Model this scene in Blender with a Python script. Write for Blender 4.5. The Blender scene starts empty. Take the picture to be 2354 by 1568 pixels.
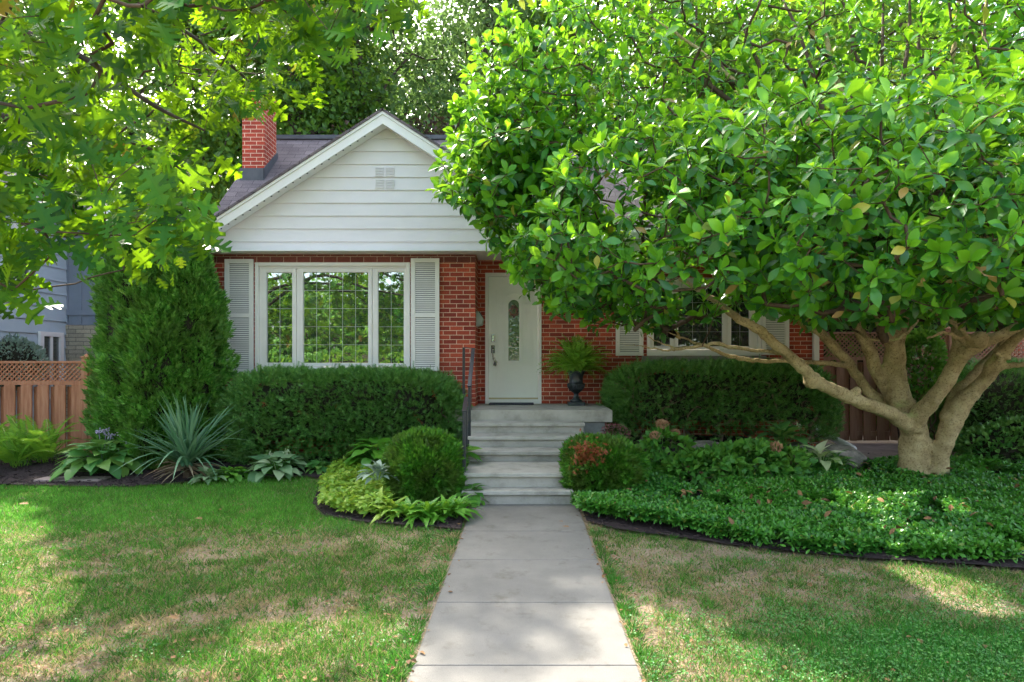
import bpy, math
import numpy as np
from mathutils import Vector
from mathutils.geometry import delaunay_2d_cdt
RNG = np.random.default_rng(7)
C = bpy.context.scene.collection
sc = bpy.context.scene
R = math.radians

# ------------------------------------------------------------------ camera, world, sun
FPX = 1400.0
CH = 1.5
cam_d = bpy.data.cameras.new('camera'); cam = bpy.data.objects.new('camera', cam_d); C.objects.link(cam)
cam.location = (0, 0, CH); cam.rotation_euler = (R(90), 0, 0)
cam_d.sensor_width = 36; cam_d.lens = FPX / 2354 * 36
cam_d.shift_x = -(1207 - 1177) / 2354; cam_d.shift_y = (836 - 784) / 2354
cam_d.clip_start = 0.05; cam_d.clip_end = 1000
sc.camera = cam
SUN_EL, SUN_AZ = 44, -30           # azimuth measured from +Y, negative = towards -X
w = bpy.data.worlds.new("World"); sc.world = w; w.use_nodes = True
nt = w.node_tree; nt.nodes.clear()
sky = nt.nodes.new('ShaderNodeTexSky'); sky.sky_type = 'NISHITA'; sky.sun_disc = False
sky.sun_elevation = R(SUN_EL); sky.sun_rotation = R(SUN_AZ); sky.air_density = 1.0; sky.dust_density = 4.0; sky.ozone_density = 0.0
bg = nt.nodes.new('ShaderNodeBackground'); bg.inputs['Strength'].default_value = 0.15
wo = nt.nodes.new('ShaderNodeOutputWorld')
soft = nt.nodes.new('ShaderNodeHueSaturation'); soft.inputs['Saturation'].default_value = 0.72
nt.links.new(sky.outputs[0], soft.inputs['Color']); nt.links.new(soft.outputs[0], bg.inputs[0]); nt.links.new(bg.outputs[0], wo.inputs[0])
sd = bpy.data.lights.new('sun', 'SUN'); sd.energy = 2.6; sd.angle = R(0.53); sd.color = (1.0, 0.93, 0.82)
so = bpy.data.objects.new('sun', sd); C.objects.link(so)
sundir = Vector((math.sin(R(SUN_AZ)) * math.cos(R(SUN_EL)), math.cos(R(SUN_AZ)) * math.cos(R(SUN_EL)), math.sin(R(SUN_EL))))
so.rotation_euler = sundir.to_track_quat('Z', 'Y').to_euler(); so.location = (-6, 12, 14)
sc.view_settings.view_transform = 'Standard'; sc.view_settings.look = 'None'
sc.view_settings.exposure = 2.5; sc.view_settings.gamma = 1
sc.cycles.use_denoising = True
try: sc.cycles.denoiser = 'OPENIMAGEDENOISE'
except Exception: pass
sc.cycles.max_bounces = 7; sc.cycles.diffuse_bounces = 4; sc.cycles.glossy_bounces = 3
sc.cycles.transmission_bounces = 4; sc.cycles.transparent_max_bounces = 4
sc.cycles.sample_clamp_indirect = 6
sc.cycles.use_adaptive_sampling = True; sc.cycles.adaptive_threshold = 0.02

def at(px, py, Y):
    """point at distance Y that sits at photograph position px,py"""
    return np.array([(px - 1207) * Y / FPX, Y, CH - (py - 836) * Y / FPX])
def onground(px, py, z=0.0):
    Y = (CH - z) * FPX / (py - 836)
    return ((px - 1207) * Y / FPX, Y)

# ------------------------------------------------------------------ materials
def newmat(name):
    m = bpy.data.materials.new(name); m.use_nodes = True
    t = m.node_tree; t.nodes.clear()
    return m, t, t.nodes.new
def link(t, a, b): t.links.new(a, b)
def ramp(t, stops):
    n = t.nodes.new('ShaderNodeValToRGB'); e = n.color_ramp.elements
    while len(e) < len(stops): e.new(0.5)
    for i, (p, c) in enumerate(stops):
        e[i].position = p; e[i].color = (*c, 1)
    return n
def surface(name, c1, c2, scale=8, rough=0.7, bump=0.2, stretch=(1, 1, 1), c3=None, spec=0.3, bscale=None, metal=0, detail=6):
    m, t, N = newmat(name)
    tc = N('ShaderNodeTexCoord'); mp = N('ShaderNodeMapping'); mp.inputs['Scale'].default_value = stretch
    link(t, tc.outputs['Object'], mp.inputs[0])
    n1 = N('ShaderNodeTexNoise'); n1.inputs['Scale'].default_value = scale; n1.inputs['Detail'].default_value = detail
    n1.inputs['Roughness'].default_value = 0.65
    link(t, mp.outputs[0], n1.inputs[0])
    st = [(0.3, c1), (0.7, c2)]
    if c3: st = [(0.25, c1), (0.5, c2), (0.75, c3)]
    r = ramp(t, st); link(t, n1.outputs[0], r.inputs[0])
    b = N('ShaderNodeBsdfPrincipled'); b.inputs['Roughness'].default_value = rough
    b.inputs['Specular IOR Level'].default_value = spec; b.inputs['Metallic'].default_value = metal
    link(t, r.outputs[0], b.inputs['Base Color'])
    if bump:
        n2 = N('ShaderNodeTexNoise'); n2.inputs['Scale'].default_value = bscale or scale * 4; n2.inputs['Detail'].default_value = 5
        link(t, mp.outputs[0], n2.inputs[0])
        bp = N('ShaderNodeBump'); bp.inputs['Strength'].default_value = bump; bp.inputs['Distance'].default_value = 0.01
        link(t, n2.outputs[0], bp.inputs['Height']); link(t, bp.outputs[0], b.inputs['Normal'])
    o = N('ShaderNodeOutputMaterial'); link(t, b.outputs[0], o.inputs[0])
    return m
def leafmat(name, cols, trans, tf=0.4, rough=0.45, spec=0.4, clump=None, clumpscale=1.5, tvar=0.0, odd=None):
    """leaf: three shades spread at random over single leaves, light passes through the blade"""
    m, t, N = newmat(name)
    g = N('ShaderNodeNewGeometry')
    st = [(i / (len(cols) - 1) * (.97 if odd else 1), c) for i, c in enumerate(cols)] + ([(.985, odd)] if odd else [])
    r = ramp(t, st); link(t, g.outputs['Random Per Island'], r.inputs[0])
    col = r.outputs[0]
    if clump:
        tc = N('ShaderNodeTexCoord'); n = N('ShaderNodeTexNoise'); n.inputs['Scale'].default_value = clumpscale
        n.inputs['Detail'].default_value = 3
        link(t, tc.outputs['Object'], n.inputs[0])
        rr = ramp(t, [(0.42, (0, 0, 0)), (0.62, (1, 1, 1))]); link(t, n.outputs[0], rr.inputs[0])
        mx = N('ShaderNodeMix'); mx.data_type = 'RGBA'
        link(t, rr.outputs[0], mx.inputs[0]); link(t, col, mx.inputs[6]); mx.inputs[7].default_value = (*clump, 1)
        ml = N('ShaderNodeMix'); ml.data_type = 'RGBA'; ml.inputs[0].default_value = 0.55
        link(t, col, ml.inputs[6]); link(t, mx.outputs[2], ml.inputs[7]); col = ml.outputs[2]
    b = N('ShaderNodeBsdfPrincipled'); b.inputs['Roughness'].default_value = rough
    b.inputs['Specular IOR Level'].default_value = spec
    link(t, col, b.inputs['Base Color'])
    tr = N('ShaderNodeBsdfTranslucent'); mt = N('ShaderNodeMix'); mt.data_type = 'RGBA'; mt.inputs[0].default_value = 0.6
    link(t, col, mt.inputs[6]); mt.inputs[7].default_value = (*trans, 1); link(t, mt.outputs[2], tr.inputs[0])
    ms = N('ShaderNodeMixShader'); ms.inputs[0].default_value = tf
    if tvar:
        mu = N('ShaderNodeMath'); mu.operation = 'MULTIPLY'; mu.inputs[1].default_value = 17.3; fr = N('ShaderNodeMath'); fr.operation = 'FRACT'
        mr = N('ShaderNodeMapRange'); mr.inputs[3].default_value = tf * (1 - tvar); mr.inputs[4].default_value = min(.85, tf * (1 + tvar))
        link(t, g.outputs['Random Per Island'], mu.inputs[0]); link(t, mu.outputs[0], fr.inputs[0]); link(t, fr.outputs[0], mr.inputs[0]); link(t, mr.outputs[0], ms.inputs[0])
    link(t, b.outputs[0], ms.inputs[1]); link(t, tr.outputs[0], ms.inputs[2])
    o = N('ShaderNodeOutputMaterial'); link(t, ms.outputs[0], o.inputs[0])
    return m
def brickmat(name, reds, mortar, bw=0.206, rh=0.0693, slope=False):
    m, t, N = newmat(name)
    tc = N('ShaderNodeTexCoord'); sp = N('ShaderNodeSeparateXYZ'); link(t, tc.outputs['Object'], sp.inputs[0])
    ad = N('ShaderNodeMath'); ad.operation = 'ADD'; link(t, sp.outputs[0], ad.inputs[0]); link(t, sp.outputs[1], ad.inputs[1])
    cb = N('ShaderNodeCombineXYZ')
    if slope:
        link(t, sp.outputs[0], cb.inputs[0]); ml = N('ShaderNodeMath'); ml.operation = 'MULTIPLY'; ml.inputs[1].default_value = slope
        link(t, sp.outputs[1], ml.inputs[0]); link(t, ml.outputs[0], cb.inputs[1])
    else:
        link(t, ad.outputs[0], cb.inputs[0]); link(t, sp.outputs[2], cb.inputs[1])
    br = N('ShaderNodeTexBrick'); br.offset = 0.5
    br.inputs['Scale'].default_value = 1; br.inputs['Brick Width'].default_value = bw; br.inputs['Row Height'].default_value = rh
    br.inputs['Mortar Size'].default_value = 0.0052 if not slope else 0.004; br.inputs['Mortar Smooth'].default_value = 0.15
    br.inputs['Bias'].default_value = 0
    br.inputs['Color1'].default_value = (*reds[0], 1); br.inputs['Color2'].default_value = (*reds[1], 1); br.inputs['Mortar'].default_value = (*mortar, 1)
    link(t, cb.outputs[0], br.inputs[0])
    n = N('ShaderNodeTexNoise'); n.inputs['Scale'].default_value = 55; n.inputs['Detail'].default_value = 4; link(t, tc.outputs['Object'], n.inputs[0])
    n3 = N('ShaderNodeTexNoise'); n3.inputs['Scale'].default_value = 1.3; n3.inputs['Detail'].default_value = 4; link(t, tc.outputs['Object'], n3.inputs[0])
    av = N('ShaderNodeMath'); av.operation = 'ADD'; link(t, n.outputs[0], av.inputs[0]); link(t, n3.outputs[0], av.inputs[1])
    mr = N('ShaderNodeMapRange'); mr.inputs[1].default_value = 0.7; mr.inputs[2].default_value = 1.3; mr.inputs[3].default_value = 0.72; mr.inputs[4].default_value = 1.25
    link(t, av.outputs[0], mr.inputs[0])
    hs = N('ShaderNodeHueSaturation'); link(t, br.outputs[0], hs.inputs['Color']); link(t, mr.outputs[0], hs.inputs['Value'])
    b = N('ShaderNodeBsdfPrincipled'); b.inputs['Roughness'].default_value = 0.85; b.inputs['Specular IOR Level'].default_value = 0.2
    link(t, hs.outputs[0], b.inputs['Base Color'])
    sb = N('ShaderNodeMath'); sb.operation = 'MULTIPLY_ADD'; sb.inputs[1].default_value = -1; link(t, br.outputs['Fac'], sb.inputs[0])
    s2 = N('ShaderNodeMath'); s2.operation = 'MULTIPLY'; s2.inputs[1].default_value = 0.35; link(t, n.outputs[0], s2.inputs[0]); link(t, s2.outputs[0], sb.inputs[2])
    bp = N('ShaderNodeBump'); bp.inputs['Strength'].default_value = 0.5; bp.inputs['Distance'].default_value = 0.008
    link(t, sb.outputs[0], bp.inputs['Height']); link(t, bp.outputs[0], b.inputs['Normal'])
    o = N('ShaderNodeOutputMaterial'); link(t, b.outputs[0], o.inputs[0])
    return m
def attrmat(name, tf=0.3, rough=0.6, trans=1.6, spec=0.25):
    m, t, N = newmat(name)
    a = N('ShaderNodeVertexColor'); a.layer_name = 'Col'
    b = N('ShaderNodeBsdfPrincipled'); b.inputs['Roughness'].default_value = rough; b.inputs['Specular IOR Level'].default_value = spec
    link(t, a.outputs[0], b.inputs['Base Color'])
    tr = N('ShaderNodeBsdfTranslucent')
    hs = N('ShaderNodeHueSaturation'); hs.inputs['Value'].default_value = trans; link(t, a.outputs[0], hs.inputs['Color']); link(t, hs.outputs[0], tr.inputs[0])
    ms = N('ShaderNodeMixShader'); ms.inputs[0].default_value = tf
    link(t, b.outputs[0], ms.inputs[1]); link(t, tr.outputs[0], ms.inputs[2])
    o = N('ShaderNodeOutputMaterial'); link(t, ms.outputs[0], o.inputs[0])
    return m
def glassmat(name, refl=0.4, base=(0.012, 0.016, 0.014), wav=0.02, ws=1.2):
    m, t, N = newmat(name)
    d = N('ShaderNodeBsdfPrincipled'); d.inputs['Base Color'].default_value = (*base, 1); d.inputs['Roughness'].default_value = 0.6
    g = N('ShaderNodeBsdfGlossy'); g.inputs['Roughness'].default_value = 0.012; g.inputs['Color'].default_value = (0.9, 0.97, 0.93, 1)
    tc = N('ShaderNodeTexCoord'); n = N('ShaderNodeTexNoise'); n.inputs['Scale'].default_value = ws; n.inputs['Detail'].default_value = 1
    link(t, tc.outputs['Object'], n.inputs[0])
    bp = N('ShaderNodeBump'); bp.inputs['Strength'].default_value = wav; bp.inputs['Distance'].default_value = 0.01
    link(t, n.outputs[0], bp.inputs['Height']); link(t, bp.outputs[0], g.inputs['Normal'])
    ms = N('ShaderNodeMixShader'); ms.inputs[0].default_value = refl
    link(t, d.outputs[0], ms.inputs[1]); link(t, g.outputs[0], ms.inputs[2])
    o = N('ShaderNodeOutputMaterial'); link(t, ms.outputs[0], o.inputs[0])
    return m

M = {}
M['brick'] = brickmat('red_brick', [(0.56, 0.105, 0.058), (0.25, 0.045, 0.034)], (0.72, 0.52, 0.40))
M['shingle'] = brickmat('roof_shingle', [(0.185, 0.155, 0.16), (0.125, 0.105, 0.11)], (0.045, 0.035, 0.04), bw=0.3, rh=0.135, slope=1.38)
M['siding'] = surface('white_siding', (0.74, 0.72, 0.73), (0.80, 0.78, 0.79), scale=1.6, rough=0.45, bump=0.03)
M['trim'] = surface('white_trim', (0.80, 0.79, 0.77), (0.86, 0.85, 0.83), scale=3, rough=0.4, bump=0.02)
M['shutter'] = surface('shutter_paint', (0.78, 0.77, 0.75), (0.85, 0.84, 0.82), scale=5, rough=0.5, bump=0.05)
M['door'] = surface('door_paint', (0.84, 0.86, 0.82), (0.88, 0.90, 0.86), scale=2, rough=0.35, bump=0.01)
M['glass'] = glassmat('window_glass', 0.48)
M['glass_dark'] = glassmat('dark_window_glass', 0.18, (0.012, 0.016, 0.022))
M['glass_door'] = glassmat('door_glass', 0.16, (0.03, 0.033, 0.03), wav=.5, ws=26)
M['lead'] = surface('lead_strip', (0.45, 0.5, 0.47), (0.6, 0.63, 0.6), scale=20, rough=0.4, bump=0, metal=0.3)
M['concrete'] = surface('step_concrete', (0.25, 0.24, 0.20), (0.42, 0.40, 0.35), scale=4.5, rough=0.85, bump=0.25, bscale=60, c3=(0.50, 0.48, 0.43), detail=10)
M['block'] = surface('stained_concrete', (0.17, 0.18, 0.18), (0.28, 0.29, 0.28), scale=5, rough=0.9, bump=0.3)
def walkmat():
    m, t, N = newmat('walk_concrete'); tc = N('ShaderNodeTexCoord')
    def nz(sc_, det=5, rough=.6):
        n = N('ShaderNodeTexNoise'); n.inputs['Scale'].default_value = sc_; n.inputs['Detail'].default_value = det; n.inputs['Roughness'].default_value = rough; link(t, tc.outputs['Object'], n.inputs[0]); return n.outputs[0]
    base = ramp(t, [(.3, (.172, .166, .150)), (.55, (.222, .213, .192)), (.8, (.27, .258, .232))]); link(t, nz(1.4, 9, .7), base.inputs[0])
    sp = ramp(t, [(.30, (.62, .60, .56)), (.45, (1, 1, 1)), (.62, (1.0, 1.0, 1.0)), (.75, (1.25, 1.22, 1.18))]); link(t, nz(210, 2), sp.inputs[0])
    st = ramp(t, [(.30, (.70, .68, .63)), (.46, (1, 1, 1))]); link(t, nz(4.5, 8, .75), st.inputs[0])
    v = N('ShaderNodeTexVoronoi'); v.feature = 'DISTANCE_TO_EDGE'; v.inputs['Scale'].default_value = .55; v.inputs['Randomness'].default_value = 1
    mp = N('ShaderNodeMix'); mp.data_type = 'VECTOR'; mp.inputs[0].default_value = .12; wn = N('ShaderNodeTexNoise'); wn.inputs['Scale'].default_value = 5; wn.inputs['Detail'].default_value = 6
    link(t, tc.outputs['Object'], wn.inputs[0]); link(t, tc.outputs['Object'], mp.inputs[4]); link(t, wn.outputs['Color'], mp.inputs[5]); link(t, mp.outputs[1], v.inputs[0])
    ck = ramp(t, [(.0, (.55, .52, .48)), (.004, (1, 1, 1))]); link(t, v.outputs['Distance'], ck.inputs[0])
    cur = base.outputs[0]
    for q in (sp, st):
        mx = N('ShaderNodeMix'); mx.data_type = 'RGBA'; mx.blend_type = 'MULTIPLY'; mx.inputs[0].default_value = 1; link(t, cur, mx.inputs[6]); link(t, q.outputs[0], mx.inputs[7]); cur = mx.outputs[2]
    b = N('ShaderNodeBsdfPrincipled'); b.inputs['Roughness'].default_value = .88; b.inputs['Specular IOR Level'].default_value = .2; link(t, cur, b.inputs['Base Color'])
    bp = N('ShaderNodeBump'); bp.inputs['Strength'].default_value = .35; bp.inputs['Distance'].default_value = .004; link(t, nz(160, 4), bp.inputs['Height']); link(t, bp.outputs[0], b.inputs['Normal'])
    o = N('ShaderNodeOutputMaterial'); link(t, b.outputs[0], o.inputs[0]); return m
M['walk'] = walkmat()
M['black'] = surface('black_iron', (0.015, 0.018, 0.024), (0.035, 0.04, 0.05), scale=20, rough=0.35, bump=0.1, spec=0.6)
M['urn'] = surface('urn_iron', (0.012, 0.018, 0.024), (0.04, 0.055, 0.065), scale=14, rough=0.32, bump=0.25, spec=0.6)
M['steel'] = surface('brushed_steel', (0.45, 0.45, 0.44), (0.6, 0.6, 0.6), scale=20, rough=0.25, bump=0, metal=1)
M['flash'] = surface('grey_flashing', (0.07, 0.075, 0.085), (0.11, 0.115, 0.125), scale=6, rough=0.5, bump=0.1)
M['cedar'] = surface('cedar_wood', (0.30, 0.12, 0.06), (0.45, 0.20, 0.105), scale=3, rough=0.75, bump=0.3, stretch=(9, 9, 0.8), c3=(0.54, 0.29, 0.17))
M['brownwood'] = surface('brown_stained_wood', (0.24, 0.12, 0.08), (0.33, 0.175, 0.12), scale=3, rough=0.75, bump=0.3, stretch=(9, 9, 0.8), c3=(0.42, 0.24, 0.17))
M['blue'] = surface('blue_siding', (0.44, 0.52, 0.58), (0.50, 0.58, 0.64), scale=2.5, rough=0.6, bump=0.1)
M['slate'] = surface('slate_panel', (0.17, 0.21, 0.26), (0.22, 0.26, 0.32), scale=2.5, rough=0.6, bump=0.1)
M['stone'] = brickmat('ledge_stone', [(0.42, 0.38, 0.28), (0.28, 0.26, 0.2)], (0.09, 0.085, 0.07), bw=0.3, rh=0.085)
M['sill'] = surface('stone_sill', (0.22, 0.19, 0.17), (0.40, 0.36, 0.33), scale=9, rough=0.9, bump=0.6)
M['rock'] = surface('mossy_rock', (0.04, 0.06, 0.03), (0.18, 0.17, 0.14), scale=9, rough=0.95, bump=1.0, bscale=22, c3=(0.40, 0.34, 0.30), detail=12)
M['paver'] = surface('flagstone', (0.17, 0.13, 0.12), (0.30, 0.24, 0.22), scale=4, rough=0.85, bump=0.4)
def barkmat():
    m, t, N = newmat('magnolia_bark'); tc = N('ShaderNodeTexCoord')
    def nz(sc_, det=5, rough=.6, st=None):
        n = N('ShaderNodeTexNoise'); n.inputs['Scale'].default_value = sc_; n.inputs['Detail'].default_value = det; n.inputs['Roughness'].default_value = rough
        if st: mp = N('ShaderNodeMapping'); mp.inputs['Scale'].default_value = st; link(t, tc.outputs['Object'], mp.inputs[0]); link(t, mp.outputs[0], n.inputs[0])
        else: link(t, tc.outputs['Object'], n.inputs[0])
        return n.outputs[0]
    base = ramp(t, [(.28, (.20, .15, .075)), (.48, (.44, .345, .18)), (.62, (.56, .46, .26)), (.8, (.66, .58, .38))]); link(t, nz(4.5, 10, .72), base.inputs[0])
    sp = ramp(t, [(.36, (.45, .42, .36)), (.47, (1, 1, 1)), (.6, (1, 1, 1)), (.7, (1.35, 1.3, 1.1))]); link(t, nz(48, 5, .7), sp.inputs[0])
    li = ramp(t, [(.56, (1, 1, 1)), (.68, (.72, .95, .62))]); link(t, nz(2.3, 6, .7), li.inputs[0])
    cur = base.outputs[0]
    for q in (sp, li):
        mx = N('ShaderNodeMix'); mx.data_type = 'RGBA'; mx.blend_type = 'MULTIPLY'; mx.inputs[0].default_value = 1; link(t, cur, mx.inputs[6]); link(t, q.outputs[0], mx.inputs[7]); cur = mx.outputs[2]
    b = N('ShaderNodeBsdfPrincipled'); b.inputs['Roughness'].default_value = .9; b.inputs['Specular IOR Level'].default_value = .15; link(t, cur, b.inputs['Base Color'])
    ad = N('ShaderNodeMath'); ad.operation = 'ADD'; link(t, nz(30, 8, .75, (1, 1, .5)), ad.inputs[0]); link(t, nz(90, 4, .6), ad.inputs[1])
    bp = N('ShaderNodeBump'); bp.inputs['Strength'].default_value = .9; bp.inputs['Distance'].default_value = .014; link(t, ad.outputs[0], bp.inputs['Height']); link(t, bp.outputs[0], b.inputs['Normal'])
    o = N('ShaderNodeOutputMaterial'); link(t, b.outputs[0], o.inputs[0]); return m
M['bark'] = barkmat()
M['twig'] = surface('twig_bark', (0.055, 0.035, 0.022), (0.12, 0.085, 0.055), scale=12, rough=0.85, bump=0.3)
M['darkbark'] = surface('dark_bark', (0.04, 0.03, 0.022), (0.09, 0.07, 0.055), scale=6, rough=0.9, bump=0.6)
M['mulch'] = surface('dark_mulch', (0.012, 0.008, 0.008), (0.035, 0.024, 0.024), scale=30, rough=0.95, bump=1.0, bscale=90, c3=(0.06, 0.04, 0.038))
M['chip'] = surface('mulch_chip', (0.014, 0.010, 0.010), (0.04, 0.028, 0.028), scale=9, rough=0.9, bump=0)
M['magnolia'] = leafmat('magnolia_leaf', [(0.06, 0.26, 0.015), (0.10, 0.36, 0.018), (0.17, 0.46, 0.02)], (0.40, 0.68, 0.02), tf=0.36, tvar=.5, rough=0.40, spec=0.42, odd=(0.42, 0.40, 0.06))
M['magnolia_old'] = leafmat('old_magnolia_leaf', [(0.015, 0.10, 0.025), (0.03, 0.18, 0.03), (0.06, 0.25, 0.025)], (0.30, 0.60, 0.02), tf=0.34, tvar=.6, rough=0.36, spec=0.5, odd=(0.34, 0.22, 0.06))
M['oak'] = leafmat('oak_leaf', [(0.006, 0.05, 0.008), (0.018, 0.105, 0.01), (0.06, 0.21, 0.012)], (0.44, 0.74, 0.01), tf=0.35, tvar=.95, odd=(.35, .22, .04), rough=0.5, spec=0.18)
M['bgleaf'] = leafmat('tree_leaf', [(0.03, 0.10, 0.018), (0.06, 0.16, 0.025), (0.10, 0.24, 0.03)], (0.38, 0.58, 0.05), tf=0.42, rough=0.5)
M['bgleaf2'] = leafmat('grey_green_leaf', [(0.04, 0.10, 0.03), (0.07, 0.15, 0.045), (0.10, 0.20, 0.06)], (0.25, 0.42, 0.09), tf=0.38, rough=0.5)
M['beech'] = leafmat('purple_leaf', [(0.03, 0.015, 0.02), (0.06, 0.035, 0.035), (0.10, 0.07, 0.04)], (0.16, 0.10, 0.05), tf=0.3, rough=0.45)
M['cedarleaf'] = leafmat('arborvitae_spray', [(0.035, 0.16, 0.022), (0.09, 0.31, 0.035), (0.24, 0.50, 0.09)], (0.18, 0.40, 0.03), tf=0.25, rough=0.45, spec=0.35, clump=(0.09, 0.15, 0.035), clumpscale=3)
M['yew'] = leafmat('yew_needle', [(0.03, 0.12, 0.03), (0.09, 0.27, 0.05), (0.25, 0.46, 0.12)], (0.14, 0.36, 0.05), tf=0.2, rough=0.42, spec=0.35, clump=(.13, .27, .05), clumpscale=4.5)
M['barestem'] = surface('bare_stem', (.14, .09, .06), (.30, .21, .15), scale=12, bump=.2)
M['deadneedle'] = leafmat('rusty_needle', [(0.30, 0.08, 0.03), (0.40, 0.15, 0.05), (0.28, 0.05, 0.04)], (0.5, 0.2, 0.05), tf=0.25)
M['globe'] = leafmat('globe_cedar_spray', [(0.025, 0.13, 0.012), (0.06, 0.25, 0.018), (0.14, 0.38, 0.03)], (0.2, 0.42, 0.03), tf=0.28, rough=0.5, clump=(0.11, 0.10, 0.03), clumpscale=5)
M['pachy'] = leafmat('pachysandra_leaf', [(0.012, 0.095, 0.012), (0.045, 0.21, 0.022), (0.12, 0.34, 0.045)], (0.20, 0.48, 0.04), tf=0.24, rough=0.36, spec=0.45, odd=(.30, .34, .06), clump=(0.08, 0.27, 0.02), clumpscale=1.2)
M['hosta'] = leafmat('hosta_leaf', [(0.05, 0.19, 0.05), (0.09, 0.27, 0.06), (0.20, 0.36, 0.07)], (0.30, 0.52, 0.08), tf=0.28, rough=0.4)
M['hosta_var'] = leafmat('pale_hosta_leaf', [(0.09, 0.22, 0.09), (0.20, 0.34, 0.16), (0.36, 0.46, 0.26)], (0.34, 0.5, 0.2), tf=0.25, rough=0.45)
M['chart'] = leafmat('chartreuse_leaf', [(0.14, 0.33, 0.03), (0.25, 0.44, 0.04), (0.38, 0.52, 0.07)], (0.5, 0.62, 0.06), tf=0.3, rough=0.5)
M['lily'] = leafmat('bright_green_leaf', [(0.07, 0.26, 0.025), (0.11, 0.34, 0.03), (0.18, 0.42, 0.04)], (0.36, 0.6, 0.04), tf=0.32, rough=0.45)
M['hydr'] = leafmat('hydrangea_leaf', [(0.05, 0.20, 0.03), (0.08, 0.27, 0.035), (0.13, 0.33, 0.04)], (0.3, 0.52, 0.05), tf=0.3, rough=0.5)
M['bloom'] = leafmat('faded_bloom', [(0.42, 0.22, 0.14), (0.50, 0.29, 0.18), (0.40, 0.27, 0.12)], (0.6, 0.4, 0.2), tf=0.3, rough=0.8)
M['silver'] = leafmat('silver_leaf', [(0.22, 0.32, 0.24), (0.32, 0.42, 0.33), (0.18, 0.28, 0.2)], (0.4, 0.5, 0.3), tf=0.2)
M['yucca'] = leafmat('yucca_blade', [(0.06, 0.18, 0.09), (0.12, 0.27, 0.14), (0.24, 0.40, 0.22)], (0.22, 0.38, 0.16), tf=0.18, rough=0.4)
M['dry'] = leafmat('dry_blade', [(0.28, 0.17, 0.10), (0.40, 0.28, 0.18), (0.24, 0.26, 0.15)], (0.4, 0.3, 0.15), tf=0.2, rough=0.7)
M['fern'] = leafmat('fern_frond', [(0.11, 0.30, 0.03), (0.17, 0.40, 0.035), (0.26, 0.48, 0.045)], (0.42, 0.62, 0.05), tf=0.35, rough=0.5)
M['barb'] = leafmat('barberry_leaf', [(0.22, 0.06, 0.09), (0.36, 0.13, 0.15), (0.42, 0.24, 0.22)], (0.4, 0.15, 0.12), tf=0.3)
M['petal'] = leafmat('lilac_petal', [(0.42, 0.34, 0.55), (0.55, 0.48, 0.66), (0.62, 0.58, 0.70)], (0.5, 0.4, 0.6), tf=0.3)
M['white_petal'] = leafmat('cream_leaf', [(0.5, 0.6, 0.36), (0.66, 0.70, 0.55), (0.4, 0.55, 0.2)], (0.6, 0.7, 0.3), tf=0.3)
M['fallen'] = leafmat('fallen_leaf', [(0.20, 0.09, 0.04), (0.33, 0.19, 0.08), (0.12, 0.06, 0.035)], (0.3, 0.15, 0.05), tf=0.15, rough=0.8)
M['grass'] = attrmat('grass_blade', 0.35, 0.5, 1.7)
M['core_shade'] = surface('inner_shade_core', (0.012, 0.016, 0.008), (0.035, 0.03, 0.018), scale=16, rough=1, bump=0.8)  # near-black fill colour standing in for shade deep inside the foliage

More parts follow.
